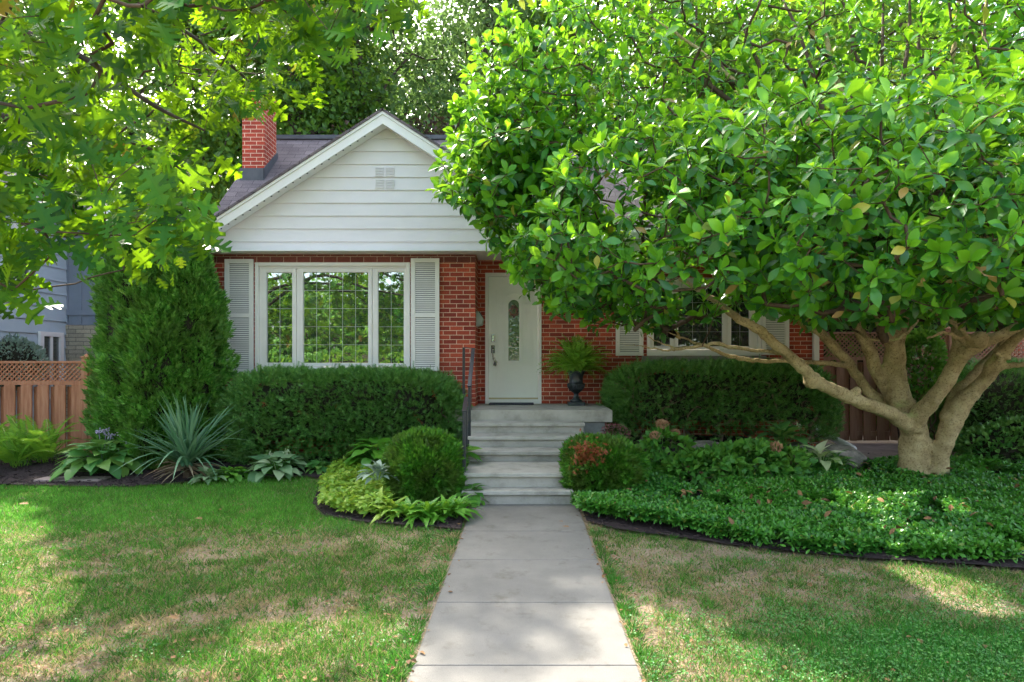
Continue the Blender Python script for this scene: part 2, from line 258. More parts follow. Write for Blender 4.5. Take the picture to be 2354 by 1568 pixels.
# ------------------------------------------------------------------ object helpers
class MB:
    def __init__(s): s.V = []; s.F = {}; s.n = 0; s.col = []
    def add(s, V, F, col=None):
        V = np.asarray(V, float).reshape(-1, 3)
        for f in (F if isinstance(F, list) else [F]):
            f = np.asarray(f, dtype=np.int64)
            if f.size: s.F.setdefault(f.shape[1], []).append(f + s.n)
        s.V.append(V); s.n += len(V)
        if col is not None: s.col.append(np.broadcast_to(np.asarray(col, float), (len(V), 3)))
        return s
    def box(s, x0, x1, y0, y1, z0, z1):
        V = [(x, y, z) for z in (z0, z1) for y in (y0, y1) for x in (x0, x1)]
        return s.add(V, [[(0, 2, 3, 1), (4, 5, 7, 6), (0, 1, 5, 4), (2, 6, 7, 3), (0, 4, 6, 2), (1, 3, 7, 5)]])
    def prism(s, poly, a0, a1, axis='y'):
        """extrude a closed outline of (u,v) along an axis; ngon caps"""
        n = len(poly)
        def P(u, v, a):
            return (u, a, v) if axis == 'y' else ((a, u, v) if axis == 'x' else (u, v, a))
        V = [P(u, v, a0) for u, v in poly] + [P(u, v, a1) for u, v in poly]
        s.add(V, [[tuple(range(n))], [tuple(range(2 * n - 1, n - 1, -1))], [(i, (i + 1) % n, n + (i + 1) % n, n + i) for i in range(n)]])
        return s
    def lathe(s, prof, c, n=28):
        a = np.linspace(0, 2 * np.pi, n, endpoint=False); V = []
        for r, z in prof: V += [(c[0] + r * math.cos(t), c[1] + r * math.sin(t), c[2] + z) for t in a]
        k = len(prof); F = [(i * n + j, i * n + (j + 1) % n, (i + 1) * n + (j + 1) % n, (i + 1) * n + j) for i in range(k - 1) for j in range(n)]
        s.add(V, [F]); s.F.setdefault(n, []).append(np.array([list(range(n))[::-1]]) + s.n - len(V))
        s.F[n].append(np.array([list(range((k - 1) * n, k * n))]) + s.n - len(V)); return s
    def tube(s, pts, rad, n=8, wob=0.0):
        pts = np.asarray(pts, float); rad = np.broadcast_to(np.asarray(rad, float), (len(pts),))
        T = np.gradient(pts, axis=0); T /= np.linalg.norm(T, axis=1)[:, None] + 1e-9
        up = np.array([0.13, 0.29, 0.95]); a = np.linspace(0, 2 * np.pi, n, endpoint=False); V = []
        X = np.cross(T[0], up); X /= np.linalg.norm(X)
        for i in range(len(pts)):
            X = X - T[i] * X.dot(T[i]); X /= np.linalg.norm(X) + 1e-9; Yv = np.cross(T[i], X)
            rr = rad[i] * (1 + wob * np.sin(a * 3 + i * 0.7) + wob * np.sin(a * 2 - i * 0.35))
            V.append(pts[i] + np.outer(np.cos(a) * rr, X) + np.outer(np.sin(a) * rr, Yv))
        k = len(pts); F = [(i * n + j, i * n + (j + 1) % n, (i + 1) * n + (j + 1) % n, (i + 1) * n + j) for i in range(k - 1) for j in range(n)]
        s.add(np.vstack(V), [F, [tuple(range(n))[::-1]], [tuple(range((k - 1) * n, k * n))]]); return s
    def build(s, name, mat, parent=None, smooth=False, origin=None):
        me = bpy.data.meshes.new(name)
        V = np.vstack(s.V) if s.V else np.zeros((0, 3))
        if origin is not None: V = V - np.asarray(origin)
        me.vertices.add(len(V)); me.vertices.foreach_set('co', V.astype(np.float32).ravel())
        loops, starts, tot, pos = [], [], [], 0
        for k, L in s.F.items():
            f = np.vstack(L); loops.append(f.ravel()); m = len(f)
            starts.append(pos + np.arange(m) * k); tot.append(np.full(m, k)); pos += m * k
        loops = np.concatenate(loops); starts = np.concatenate(starts); tot = np.concatenate(tot)
        me.loops.add(len(loops)); me.loops.foreach_set('vertex_index', loops.astype(np.int32))
        me.polygons.add(len(starts)); me.polygons.foreach_set('loop_start', starts.astype(np.int32))
        me.polygons.foreach_set('loop_total', tot.astype(np.int32))
        me.polygons.foreach_set('use_smooth', np.full(len(starts), bool(smooth)))
        if s.col:
            cl = np.vstack(s.col); ca = me.color_attributes.new('Col', 'FLOAT_COLOR', 'POINT')
            ca.data.foreach_set('color', np.hstack([cl, np.ones((len(cl), 1))]).astype(np.float32).ravel())
        me.update(calc_edges=True); me.validate()
        me.materials.append(mat if not isinstance(mat, str) else M[mat])
        o = bpy.data.objects.new(name, me); C.objects.link(o)
        if parent is not None: o.parent = parent
        if origin is not None: o.location = origin
        return o
def tag(o, label=None, cat=None, group=None, kind=None):
    if label: o['label'] = label
    if cat: o['category'] = cat
    if group: o['group'] = group
    if kind: o['kind'] = kind
    return o
def thing(name, label, cat, group=None, loc=(0, 0, 0)):
    o = bpy.data.objects.new(name, None); C.objects.link(o); o.empty_display_size = 0.1
    o.location = loc
    return tag(o, label, cat, group)
def bevel(o, wd=0.004, seg=2):
    b = o.modifiers.new('bevel', 'BEVEL'); b.width = wd; b.segments = seg; b.limit_method = 'ANGLE'; return o
def unit(v):
    v = np.asarray(v, float); return v / (np.linalg.norm(v, axis=-1, keepdims=True) + 1e-9)
def frames(d, up):
    """rotation matrices: local Y = d, local Z near up"""
    y = unit(d); x = unit(np.cross(y, up)); z = np.cross(x, y)
    return np.stack([x, y, z], axis=-1)
def scatter(mb, T, P, Rm, S, col=None):
    """copy the template T=(verts, faces) to every P with rotation Rm and scale S"""
    V, F = T; V = np.asarray(V, float); n = len(P); k = len(V)
    S = np.asarray(S, float); S = S[:, None] if S.ndim == 1 else S
    W = np.einsum('nij,nkj->nki', Rm, V[None] * S[:, None, :]) + P[:, None, :]
    fs = []
    for f in F:
        f = np.asarray(f); fs.append((f[None] + (np.arange(n) * k)[:, None, None]).reshape(-1, f.shape[1]))
    mb.add(W.reshape(-1, 3), fs, None if col is None else np.repeat(col, k, axis=0))
def rv(n, s=1.0): return RNG.normal(size=(n, 3)) * s
def catmull(P, per=8):
    P = np.asarray(P, float); P = np.vstack([2 * P[0] - P[1], P, 2 * P[-1] - P[-2]]); out = []
    for i in range(1, len(P) - 2):
        for t in np.arange(per) / per:
            out.append(0.5 * (2 * P[i] + (P[i + 1] - P[i - 1]) * t + (2 * P[i - 1] - 5 * P[i] + 4 * P[i + 1] - P[i + 2]) * t * t + (3 * P[i] - P[i - 1] - 3 * P[i + 1] + P[i + 2]) * t ** 3))
    out.append(P[-2]); return np.array(out)
def smooth01(t): t = np.clip(t, 0, 1); return t * t * (3 - 2 * t)
_lat = RNG.random((64, 64))
def noise2(x, y):
    x = np.asarray(x) % 64; y = np.asarray(y) % 64
    i = np.floor(x).astype(int); j = np.floor(y).astype(int); u = smooth01(x - i); v = smooth01(y - j)
    a = _lat[i % 64, j % 64]; b = _lat[(i + 1) % 64, j % 64]; c = _lat[i % 64, (j + 1) % 64]; d = _lat[(i + 1) % 64, (j + 1) % 64]
    return (a * (1 - u) + b * u) * (1 - v) + (c * (1 - u) + d * u) * v
def fbm(x, y, o=3):
    s = 0; a = 1; t = 0
    for k in range(o): s = s + a * noise2(x * 2 ** k + 17 * k, y * 2 ** k + 5 * k); t += a; a *= 0.5
    return s / t
def inpoly(x, y, poly):
    x = np.asarray(x); y = np.asarray(y); r = np.zeros(x.shape, bool); n = len(poly)
    for i in range(n):
        x0, y0 = poly[i]; x1, y1 = poly[(i + 1) % n]
        c = ((y0 > y) != (y1 > y)) & (x < (x1 - x0) * (y - y0) / ((y1 - y0) or 1e-9) + x0)
        r ^= c
    return r
def toimg(P): return 1207 + P[:, 0] * FPX / P[:, 1], 836 - (P[:, 2] - CH) * FPX / P[:, 1]

# leaf templates, length 1 along +Y, blade faces +Z
def blade_leaf(ts, ws, fold=0.25, curl=-0.25, z0=0.0):
    ts = np.asarray(ts, float); ws = np.asarray(ws, float)
    mid = [(0, t, z0 + curl * t * t) for t in ts]
    L = [(-w_, t, z0 + curl * t * t + fold * w_) for t, w_ in zip(ts, ws)]
    Rr = [(w_, t, z0 + curl * t * t + fold * w_) for t, w_ in zip(ts, ws)]
    n = len(ts); V = mid + L + Rr; F = []
    for i in range(n - 1):
        F.append((i, i + 1, n + i + 1, n + i)); F.append((2 * n + i, 2 * n + i + 1, i + 1, i))
    return (V, [np.array(F)])
T_mag = blade_leaf([0, .12, .35, .58, .78, .92, 1.0], [.012, .05, .17, .255, .225, .10, .004], 0.42, -0.16)
T_mag2 = blade_leaf([0, .15, .4, .62, .84, 1.0], [.012, .07, .20, .245, .15, .004], 0.2, -0.45)
T_small = ([(0, 0, 0), (.28, .45, .08), (0, 1, -.08), (-.28, .45, .08)], [np.array([(0, 1, 2), (0, 2, 3)])])
T_wide = ([(0, 0, 0), (.36, .3, .1), (.33, .7, .04), (0, 1.05, -.15), (-.33, .7, .04), (-.36, .3, .1)], [np.array([(0, 1, 2, 3), (0, 3, 4, 5)])])
T_pachy = blade_leaf([0, .3, .65, .85, 1.0], [.02, .12, .23, .17, .02], 0.1, -0.3)
T_heart = blade_leaf([0, .06, .25, .55, .8, 1.0], [.05, .22, .36, .3, .15, .01], 0.18, -0.35)
# lobed oak leaf
def oak_leaf():
    out = [(0.0, .012), (.14, .02), (.18, .05), (.22, .20), (.30, .17), (.30, .07), (.36, .07), (.40, .30), (.47, .33), (.50, .27), (.53, .09), (.60, .09), (.66, .33), (.76, .32), (.72, .20), (.74, .08), (.80, .08), (.88, .19), (.92, .10), (1.0, .0)]
    V = []; 
    for t, w_ in out: V.append((0, t, -0.15 * t * t))
    n = len(out)
    V[n - 1] = (0, 1.0, -.15)
    for s_ in (-1, 1):
        for t, w_ in out: V.append((s_ * w_ * 1.18, t + 0.1 * w_, -0.15 * t * t + 0.22 * w_))
    F = []
    for i in range(n - 1):
        F.append((i, i + 1, n + i + 1, n + i)); F.append((2 * n + i, 2 * n + i + 1, i + 1, i))
    return (V, [np.array(F)])
T_oak = oak_leaf()
# evergreen spray: a fan of scale-leaf fingers
def spray(nf=7, wid=0.075, spread=0.9):
    V = []; F = []
    for i in range(nf):
        f = i / (nf - 1) * 2 - 1; a = f * spread; b0 = 0.45 * (1 - abs(f)); L = 0.62 - 0.2 * abs(f)
        o = np.array([0, b0, 0]); d = np.array([math.sin(a), math.cos(a), -0.12 * abs(f)]); x = np.array([math.cos(a), -math.sin(a), 0.3 * (-1) ** i])
        k = len(V); V += [tuple(o), tuple(o + d * L * .5 + x * wid), tuple(o + d * L), tuple(o + d * L * .5 - x * wid)]
        F.append((k, k + 1, k + 2, k + 3))
    return (V, [np.array(F)])
T_spray = spray()
def needle_sprig(n=6, L=0.42, wd=0.05):
    V = []; F = []
    for i in range(n):
        t = 0.1 + 0.8 * i / n
        for s_ in (-1, 1):
            o = np.array([0, t, 0.0]); d = unit(np.array([s_ * 0.85, 0.55, 0.25])); x = np.array([0, wd, 0.0]); k = len(V)
            V += [tuple(o - x), tuple(o + x), tuple(o + d * L * (1 - .4 * t))]; F.append((k, k + 1, k + 2))
    k = len(V); V += [(-.02, 0, 0), (.02, 0, 0), (0, 1.1, 0)]; F.append((k, k + 1, k + 2))
    return (V, [np.array(F)])
T_yew = needle_sprig()
def frond(np_=13, w0=0.15):
    V = []; F = []
    def cen(t): return np.array([0, t * (1 - 0.12 * t * t), 0.42 * t - 0.62 * t * t])
    for i in range(np_):
        t = 0.16 + 0.82 * i / np_; L = w0 * math.sin(math.pi * min(1, 0.12 + t * 0.88)) ** 0.7 + 0.012
        for s_ in (-1, 1):
            o = cen(t); d = unit(np.array([s_, 0.45, -0.18])); x = np.array([0, 0.011, 0.005]); k = len(V)
            V += [tuple(o - x), tuple(o + d * L * .55 - x * .9), tuple(o + d * L), tuple(o + d * L * .5 + x * .9)]; F.append((k, k + 1, k + 2, k + 3))
    for i in range(6):
        a, b = cen(i / 6), cen((i + 1) / 6); k = len(V); V += [tuple(a + (-.007, 0, 0)), tuple(a + (.007, 0, 0)), tuple(b + (.006, 0, 0)), tuple(b + (-.006, 0, 0))]; F.append((k, k + 1, k + 2, k + 3))
    return (V, [np.array(F)])
T_frond = frond()
def arch_leaf(h=0.45, droop=0.55, wmax=0.2, pet=0.38):
    ts = np.array([0, .2, pet, pet + .06, pet + .2, pet + .35, .88, 1.0]); ws = np.array([.012, .014, .02, wmax * .6, wmax, wmax * .92, wmax * .5, .008])
    mid = [(0, t, h * 1.6 * t - (h + droop) * t ** 2.2) for t in ts]; n = len(ts)
    L = [(-w_, t, m[2] + .25 * w_) for t, w_, m in zip(ts, ws, mid)]; Rr = [(w_, t, m[2] + .25 * w_) for t, w_, m in zip(ts, ws, mid)]
    F = []
    for i in range(n - 1):
        F.append((i, i + 1, n + i + 1, n + i)); F.append((2 * n + i, 2 * n + i + 1, i + 1, i))
    return (mid + L + Rr, [np.array(F)])
T_hosta = arch_leaf()
T_hosta_n = arch_leaf(wmax=0.12, pet=0.3)
def strap(bend=0.5, wd=0.035):
    ts = np.linspace(0, 1, 8); ws = wd * np.array([.8, 1, 1, .95, .85, .65, .4, .03])
    z = ts * 0; y = ts.copy(); y = ts * (1 - .25 * bend * ts); z = -bend * ts ** 2.4 * 0.6
    mid = [(0, a, b) for a, b in zip(y, z)]; n = 8
    L = [(-w_, a, b + .4 * w_) for a, b, w_ in zip(y, z, ws)]; Rr = [(w_, a, b + .4 * w_) for a, b, w_ in zip(y, z, ws)]
    F = []
    for i in range(n - 1):
        F.append((i, i + 1, n + i + 1, n + i)); F.append((2 * n + i, 2 * n + i + 1, i + 1, i))
    return (mid + L + Rr, [np.array(F)])

# branches: join every tip to the nearest point of what has grown so far
def grow(nodes, tips, step=0.25, rt=0.004, p=2.3, jit=0.03, sides=5, rmax=None, up=0.15, fixed=None):
    """nodes: list of (xyz, parent index). Returns edge arrays for edge_mesh."""
    cap = len(nodes) + 40 * len(tips) + 10
    P = np.zeros((cap, 3)); par = np.full(cap, -1, int); n = len(nodes)
    for i, (q, a) in enumerate(nodes): P[i] = q; par[i] = a
    root = P[0]; order = np.argsort(np.linalg.norm(tips - root, axis=1)); n0 = n
    endidx = []
    for ti in order:
        tp = tips[ti]; d = P[:n] - tp; dist = np.sqrt((d * d).sum(1))
        j = int(np.argmin(dist + 0.25 * np.maximum(0, P[:n, 2] - tp[2]))); L = dist[j]; k = min(30, max(1, int(math.ceil(L / step))))
        a = P[j].copy(); prev = j
        for s in range(1, k + 1):
            t = s / k; q = a + (tp - a) * t
            if s < k: q = q + RNG.normal(size=3) * jit + np.array([0, 0, -up * L * t * (1 - t)])
            P[n] = q; par[n] = prev; prev = n; n += 1
        endidx.append(prev)
    cnt = np.zeros(n)
    for e in endidx: cnt[e] += 1
    for i in range(n - 1, 0, -1):
        if par[i] >= 0 and i >= n0: cnt[par[i]] += cnt[i]
    for i in range(n0 - 1, 0, -1):
        if par[i] >= 0: cnt[par[i]] += cnt[i]
    rad = rt * np.maximum(cnt, 1) ** (1 / p)
    if rmax: rad = np.minimum(rad, rmax)
    idx = np.arange(n0 if fixed else 1, n); idx = idx[par[idx] >= 0]
    ends = np.empty(len(tips), int); ends[order] = endidx
    dirs = unit(P[ends] - P[par[ends]])
    return P[par[idx]], P[idx], np.maximum(rad[idx], np.minimum(rad[par[idx]], rad[idx] * 1.25)), rad[idx], dirs
def edge_mesh(mb, A, B, ra, rb, sides=5):
    d = unit(B - A); up = np.where(np.abs(d[:, 2:3]) > .9, np.array([[1., 0, 0]]), np.array([[0, 0, 1.]]))
    x = unit(np.cross(d, up)); y = np.cross(d, x); a = np.linspace(0, 2 * np.pi, sides, endpoint=False); n = len(A)
    ring = np.cos(a)[None, :, None] * x[:, None] + np.sin(a)[None, :, None] * y[:, None]
    V0 = A[:, None] - d[:, None] * ra[:, None, None] * .3 + ring * ra[:, None, None]; V1 = B[:, None] + ring * rb[:, None, None]
    V = np.concatenate([V0, V1], axis=1).reshape(-1, 3)
    f = np.array([(j, (j + 1) % sides, sides + (j + 1) % sides, sides + j) for j in range(sides)])
    F = (f[None] + (np.arange(n) * 2 * sides)[:, None, None]).reshape(-1, 4); mb.add(V, [F])
def rosettes(mb, T, P, axis, k, L, spread=(45, 85), jitter=.12, keep=1.0):
    n = len(P); axis = unit(axis); x = unit(np.cross(axis, rv(n))); y = np.cross(axis, x); off = RNG.random(n) * 6.28
    for i in range(k):
        m = RNG.random(n) < keep
        a = off + i * 2.4; th = np.radians(spread[0] + (spread[1] - spread[0]) * ((i + .5) / k) + RNG.normal(size=n) * 8)
        rad = np.cos(a)[:, None] * x + np.sin(a)[:, None] * y
        d = unit(np.cos(th)[:, None] * axis + np.sin(th)[:, None] * rad + rv(n, jitter))
        nrm = np.sin(th)[:, None] * axis - np.cos(th)[:, None] * rad + rv(n, .18)
        s = L * (0.55 + .68 * RNG.random(n)); Pp = P - axis * (L * .18 * i / k)
        scatter(mb, T, Pp[m], frames(d[m], nrm[m]), s[m])

# ------------------------------------------------------------------ ground
def gz(x, y):
    x = np.asarray(x, float); y = np.asarray(y, float)
    r = .30 * smooth01((y - 6.9) / 2.2) * smooth01((x - .75) / .5) * (1 - .75 * smooth01((x - 3.4) / 1.2))
    l = .08 * smooth01((y - 7.6) / 1.0) * smooth01((-x - .8) / .4)
    return r + l
def ground_sheet():
    xs = np.concatenate([np.linspace(-160, -14, 12), np.linspace(-13, 13, 210), np.linspace(14, 160, 12)])
    ys = np.concatenate([np.linspace(-160, -3, 12), np.linspace(-2, 13, 130), np.linspace(14, 160, 12)])
    X, Y = np.meshgrid(xs, ys); Z = gz(X, Y) + .02 * (fbm(X * .8, Y * .8) - .5) * (np.abs(X) > .7) - .012
    V = np.stack([X, Y, Z], -1).reshape(-1, 3); nx = len(xs); i, j = np.meshgrid(np.arange(nx - 1), np.arange(len(ys) - 1)); a = (j * nx + i).ravel()
    return V, np.stack([a, a + 1, a + nx + 1, a + nx], -1)
m, t, N = newmat('lawn_soil')
tc = N('ShaderNodeTexCoord'); n1 = N('ShaderNodeTexNoise'); n1.inputs['Scale'].default_value = 1.1; n1.inputs['Detail'].default_value = 8
n2 = N('ShaderNodeTexNoise'); n2.inputs['Scale'].default_value = 60; n2.inputs['Detail'].default_value = 6
link(t, tc.outputs['Object'], n1.inputs[0]); link(t, tc.outputs['Object'], n2.inputs[0])
ad = N('ShaderNodeMath'); ad.operation = 'MULTIPLY_ADD'; ad.inputs[1].default_value = .5; link(t, n2.outputs[0], ad.inputs[0]); link(t, n1.outputs[0], ad.inputs[2])
rp = ramp(t, [(0.52, (0.10, 0.085, 0.045)), (0.72, (0.27, 0.20, 0.13)), (0.95, (0.36, 0.28, 0.19))]); link(t, ad.outputs[0], rp.inputs[0])
b = N('ShaderNodeBsdfPrincipled'); b.inputs['Roughness'].default_value = .95; link(t, rp.outputs[0], b.inputs['Base Color'])
bp = N('ShaderNodeBump'); bp.inputs['Strength'].default_value = .8; bp.inputs['Distance'].default_value = .02; link(t, n2.outputs[0], bp.inputs['Height']); link(t, bp.outputs[0], b.inputs['Normal'])
o = N('ShaderNodeOutputMaterial'); link(t, b.outputs[0], o.inputs[0]); M['ground'] = m
V, F = ground_sheet()
tag(MB().add(V, [F]).build('ground', 'ground', smooth=True), kind='structure')

G = onground
LEFT_BED = [G(-700, 1125), G(-300, 1122), G(0, 1118), G(150, 1120), G(300, 1122), G(420, 1112), G(560, 1103), G(690, 1100), G(742, 1106), G(728, 1135), G(718, 1162), G(745, 1188), G(820, 1202), G(930, 1212), G(1020, 1218), G(1068, 1222), (-.58, 5.45), (-.58, 6.9), (-.9, 9.6), (-14, 9.6)]
RIGHT_BED = [(.58, 5.75), G(1420, 1222), G(1560, 1240), G(1750, 1266), G(1950, 1285), G(2150, 1300), G(2354, 1312), G(2800, 1330), (9, 4.6), (11, 5), (11, 10.2), (.8, 10.2), (.8, 7), (.58, 6.5)]
def sheet(name, poly, mat, lift, step=.14, rough=0.012):
    poly = np.array(poly); ring = []
    for i in range(len(poly)):
        a, b_ = poly[i], poly[(i + 1) % len(poly)]; k = max(1, int(np.linalg.norm(b_ - a) / .12))
        for s in range(k): ring.append(a + (b_ - a) * s / k)
    ring = np.array(ring); k = len(ring)
    x0, y0 = poly.min(0); x1, y1 = poly.max(0)
    X, Y = np.meshgrid(np.arange(x0, x1, step), np.arange(y0, y1, step)); X = X.ravel() + RNG.normal(size=X.size) * .02; Y = Y.ravel() + RNG.normal(size=Y.size) * .02
    inn = inpoly(X, Y, [tuple(p) for p in poly]); pts = np.vstack([ring, np.stack([X[inn], Y[inn]], -1)])
    r = delaunay_2d_cdt([Vector(p) for p in pts], [(i, (i + 1) % k) for i in range(k)], [], 1, 1e-4)
    v = np.array([tuple(p) for p in r[0]]); f = np.array([tuple(q) for q in r[2]])
    z = gz(v[:, 0], v[:, 1]) + lift + rough * (RNG.random(len(v)) - .3)
    return tag(MB().add(np.column_stack([v, z]), [f]).build(name, mat, smooth=True), kind='structure')
sheet('mulch_bed', LEFT_BED, 'mulch', .02)
sheet('mulch_bed', RIGHT_BED, 'mulch', .02)
# loose chips
def chips(poly, n):
    poly_a = np.array(poly); x = RNG.uniform(poly_a[:, 0].min(), poly_a[:, 0].max(), n * 3); y = RNG.uniform(4.5, 9.6, n * 3)
    k = inpoly(x, y, poly); x, y = x[k][:n], y[k][:n]; n = len(x)
    mb = MB(); P = np.stack([x, y, gz(x, y) + .03 + RNG.random(n) * .012], -1)
    d = rv(n); d[:, 2] *= .25; up = rv(n, .5); up[:, 2] += 1
    scatter(mb, ([(-.16, 0, 0), (.16, 0, 0), (.2, 1, .05), (-.12, 1.05, 0), (0, .5, .16)], [np.array([(0, 1, 4), (1, 2, 4), (2, 3, 4), (3, 0, 4)])]), P, frames(d, up), RNG.uniform(.02, .05, n)); return mb
o = chips(LEFT_BED, 9000).build('mulch_chips', 'chip'); tag(o, 'loose dark bark chips over the left planting bed', 'mulch', kind='stuff')
o = chips(RIGHT_BED, 9000).build('mulch_chips', 'chip'); tag(o, 'loose dark bark chips over the right planting bed', 'mulch', kind='stuff')

# walkway slabs
mb = MB(); ys = [-3.0, -2.2, -1.4, -.57, .6, 1.4, 2.22, 3.03, 3.83, 4.66, 5.46, 6.5]
for a, b_ in zip(ys[:-1], ys[1:]): mb.box(-.557, .557, a + .0025, b_ - .0025, -.1, 0.004 * 0 + 0.0)
mb.box(-.55, .55, -3, 6.5, -.1, -.012)
o = mb.build('path', 'walk'); bevel(o, .005); tag(o, kind='structure')

# unseen street paving behind the camera, added to bounce sunlight onto the house
tag(MB().box(-60, 60, -4.6, -3.05, -.1, .008).build('bounce_pavement', 'walk'), kind='structure')
tag(MB().box(-60, 60, -12.5, -6.2, -.1, .0).build('road', surface('bounce_road_surface', (.16, .16, .16), (.22, .22, .215), scale=30, rough=.9, bump=.3)), kind='structure')
tag(MB().box(-60, 60, -6.19, -6.0, -.1, .10).build('kerb', 'concrete'), kind='structure')
# grass
def in_lawn(x, y): return ~(inpoly(x, y, LEFT_BED) | inpoly(x, y, RIGHT_BED) | ((np.abs(x) < .575) & (y < 6.6))) & (y < 8.2)
T_blade = ([(-.5, 0, 0), (.5, 0, 0), (.32, .55, .1), (-.32, .55, .1), (0, 1, .38)], [np.array([(0, 1, 2, 3)]), np.array([(3, 2, 4)])])
def blades():
    n = 900000
    y = 2.3 + 6 * RNG.random(n) ** 1.25; x = RNG.uniform(-.98, .95, n) * y
    k = in_lawn(x, y); x, y = x[k], y[k]
    lush = smooth01((.5 * fbm(x * 1.2 + 3, y * 1.9, 4) + .5 * fbm(x * 7 + 13, y * 8, 3) - .42) / .16) * .85
    tex = smooth01((fbm(x * 5 + 9, y * 5, 2) - .35) / .3)
    near_bed = smooth01((y - 4.75 + .5 * (fbm(x, y) - .5) - .12 * np.maximum(0, x + 2)) / 1.2) * (x < 0)
    lush = np.maximum(lush * .75, near_bed)
    # clumps: a thick green clover patch on the right, worn soil beside the bed
    cl = smooth01(1.2 - np.hypot((x - 2.2) / 1.6, (y - 3.15) / .7)) * (x > 0); lush = np.maximum(lush, cl)
    worn = (x > 1.8) & (y > 3.6); lush = np.where(worn, lush * (.35 + .5 * tex), lush)
    dens = .25 + .75 * np.maximum(lush * (.5 + .5 * tex), .5 * tex)
    dens = dens * np.where(np.abs(x) < .68 + .10 * fbm(x * 0 + 2, y * 3, 2), .35, 1)
    k = RNG.random(len(x)) < dens * .85; x, y, lush, cl, near_bed = x[k], y[k], lush[k], cl[k], near_bed[k]; n = len(x)
    dead = RNG.random(n) < np.clip((.30 + .55 * fbm(x * 9 + 31, y * 9, 2)) * (1 - lush) + .06, 0, 1)
    g = np.array([.055, .19, .022]) * (.45 + 1.15 * RNG.random((n, 1)) ** 1.3) * (.7 + .6 * fbm(x * 7, y * 7, 2))[:, None] * (1 + .35 * near_bed[:, None]) + np.array([.06, .05, 0]) * (RNG.random((n, 1)) ** 2)
    g = g * (1 - cl[:, None]) + cl[:, None] * g * np.array([.75, 1.1, 1.3])
    dd = np.array([.36, .28, .14]) * (.6 + .6 * RNG.random((n, 1)))
    col = np.where(dead[:, None], dd, g)
    L = (.028 + .03 * RNG.random(n)) * (.7 + .5 * lush); wd = .0032 + .0012 * y * .35
    d = rv(n, .6); d[:, 2] = np.abs(d[:, 2]) * .6 + np.where(dead, .12, .6)
    up = rv(n); S = np.stack([wd, L, L], -1)
    mb = MB(); P = np.stack([x, y, gz(x, y) - .012], -1)
    scatter(mb, T_blade, P, frames(d, up), S, col)
    return mb
tag(blades().build('lawn_grass', 'grass'), 'patchy front lawn of green and dry grass blades', 'grass', kind='stuff')
def tufts():
    nt_ = 420; cx = RNG.uniform(-5, 4.5, nt_); cy = 2.8 + 4 * RNG.random(nt_) ** 1.4; k = in_lawn(cx, cy); cx, cy = cx[k], cy[k]; nt_ = len(cx)
    m_ = 150; cx = np.concatenate([cx, np.where(RNG.random(m_) < .5, -1, 1) * RNG.uniform(.575, .64, m_)]); cy = np.concatenate([cy, RNG.uniform(2.4, 5.7, m_)]); nt_ = len(cx)
    i = np.repeat(np.arange(nt_), 46); n = len(i); sz = RNG.uniform(.5, 1.3, nt_); x = cx[i] + RNG.normal(size=n) * .045 * sz[i]; y = cy[i] + RNG.normal(size=n) * .035 * sz[i]; k = in_lawn(x, y); i, x, y = i[k], x[k], y[k]; n = len(i)
    shade = RNG.uniform(.6, 1.25, nt_)[i][:, None]; col = np.array([.06, .20, .022]) * shade * RNG.uniform(.6, 1.4, (n, 1)); dr = (RNG.random(nt_) < .22)[i]; col[dr] = np.array([.38, .30, .15]) * RNG.uniform(.6, 1.2, (dr.sum(), 1))
    d = np.stack([x - cx[i], y - cy[i], np.full(n, .045)], -1) + rv(n, .012); L = .055 * sz[i] * RNG.uniform(.6, 1.3, n); wd = .0055 + 0 * L
    mb = MB(); scatter(mb, T_blade, np.stack([x, y, gz(x, y) - .01], -1), frames(d, rv(n)), np.stack([wd, L, L], -1), col); return mb
tag(tufts().build('lawn_tufts', 'grass'), 'coarser tufts of grass standing out of the worn lawn', 'grass', kind='stuff')
# broad-leaved weeds in the lawn
def clover():
    n = 16000; x = RNG.normal(2.3, 1.0, n); y = RNG.normal(3.1, .42, n)
    x2 = RNG.normal(-.75, .22, 900); y2 = RNG.uniform(3.2, 5.2, 900); x = np.concatenate([x, x2]); y = np.concatenate([y, y2])
    cx = RNG.uniform(-4, 3.5, 70); cy = RNG.uniform(2.9, 5.6, 70); i = RNG.integers(0, 70, 5000)
    x = np.concatenate([x, cx[i] + RNG.normal(size=5000) * .08]); y = np.concatenate([y, cy[i] + RNG.normal(size=5000) * .06])
    k = in_lawn(x, y) & (fbm(x * 4, y * 4, 2) > .4); x, y = x[k], y[k]; n = len(x); mb = MB()
    P = np.stack([x, y, .012 + .025 * RNG.random(n)], -1); d = rv(n); d[:, 2] = np.abs(d[:, 2]) * .35 + .1; up = rv(n, .35); up[:, 2] += 1
    scatter(mb, T_wide, P, frames(d, up), RNG.uniform(.008, .017, n)); return mb
M['clover'] = leafmat('clover_leaf', [(0.04, .17, .04), (.07, .24, .05), (.11, .30, .05)], (.25, .45, .06), tf=.25)
tag(clover().build('lawn_weeds', 'clover'), 'broad green clover and weeds in the lawn', 'weeds', kind='stuff')

# ------------------------------------------------------------------ brick house
YF, YD = 9.4, 10.0
house = thing('brick_house', 'red brick bungalow with white clapboard gable, shutters and grey shingle roof', 'house')
XL, XC, XR = -4.88, -.769, 4.9
def xs_(px, Y): return (px - 1207) * Y / FPX
def zs_(py, Y): return CH - (py - 836) * Y / FPX
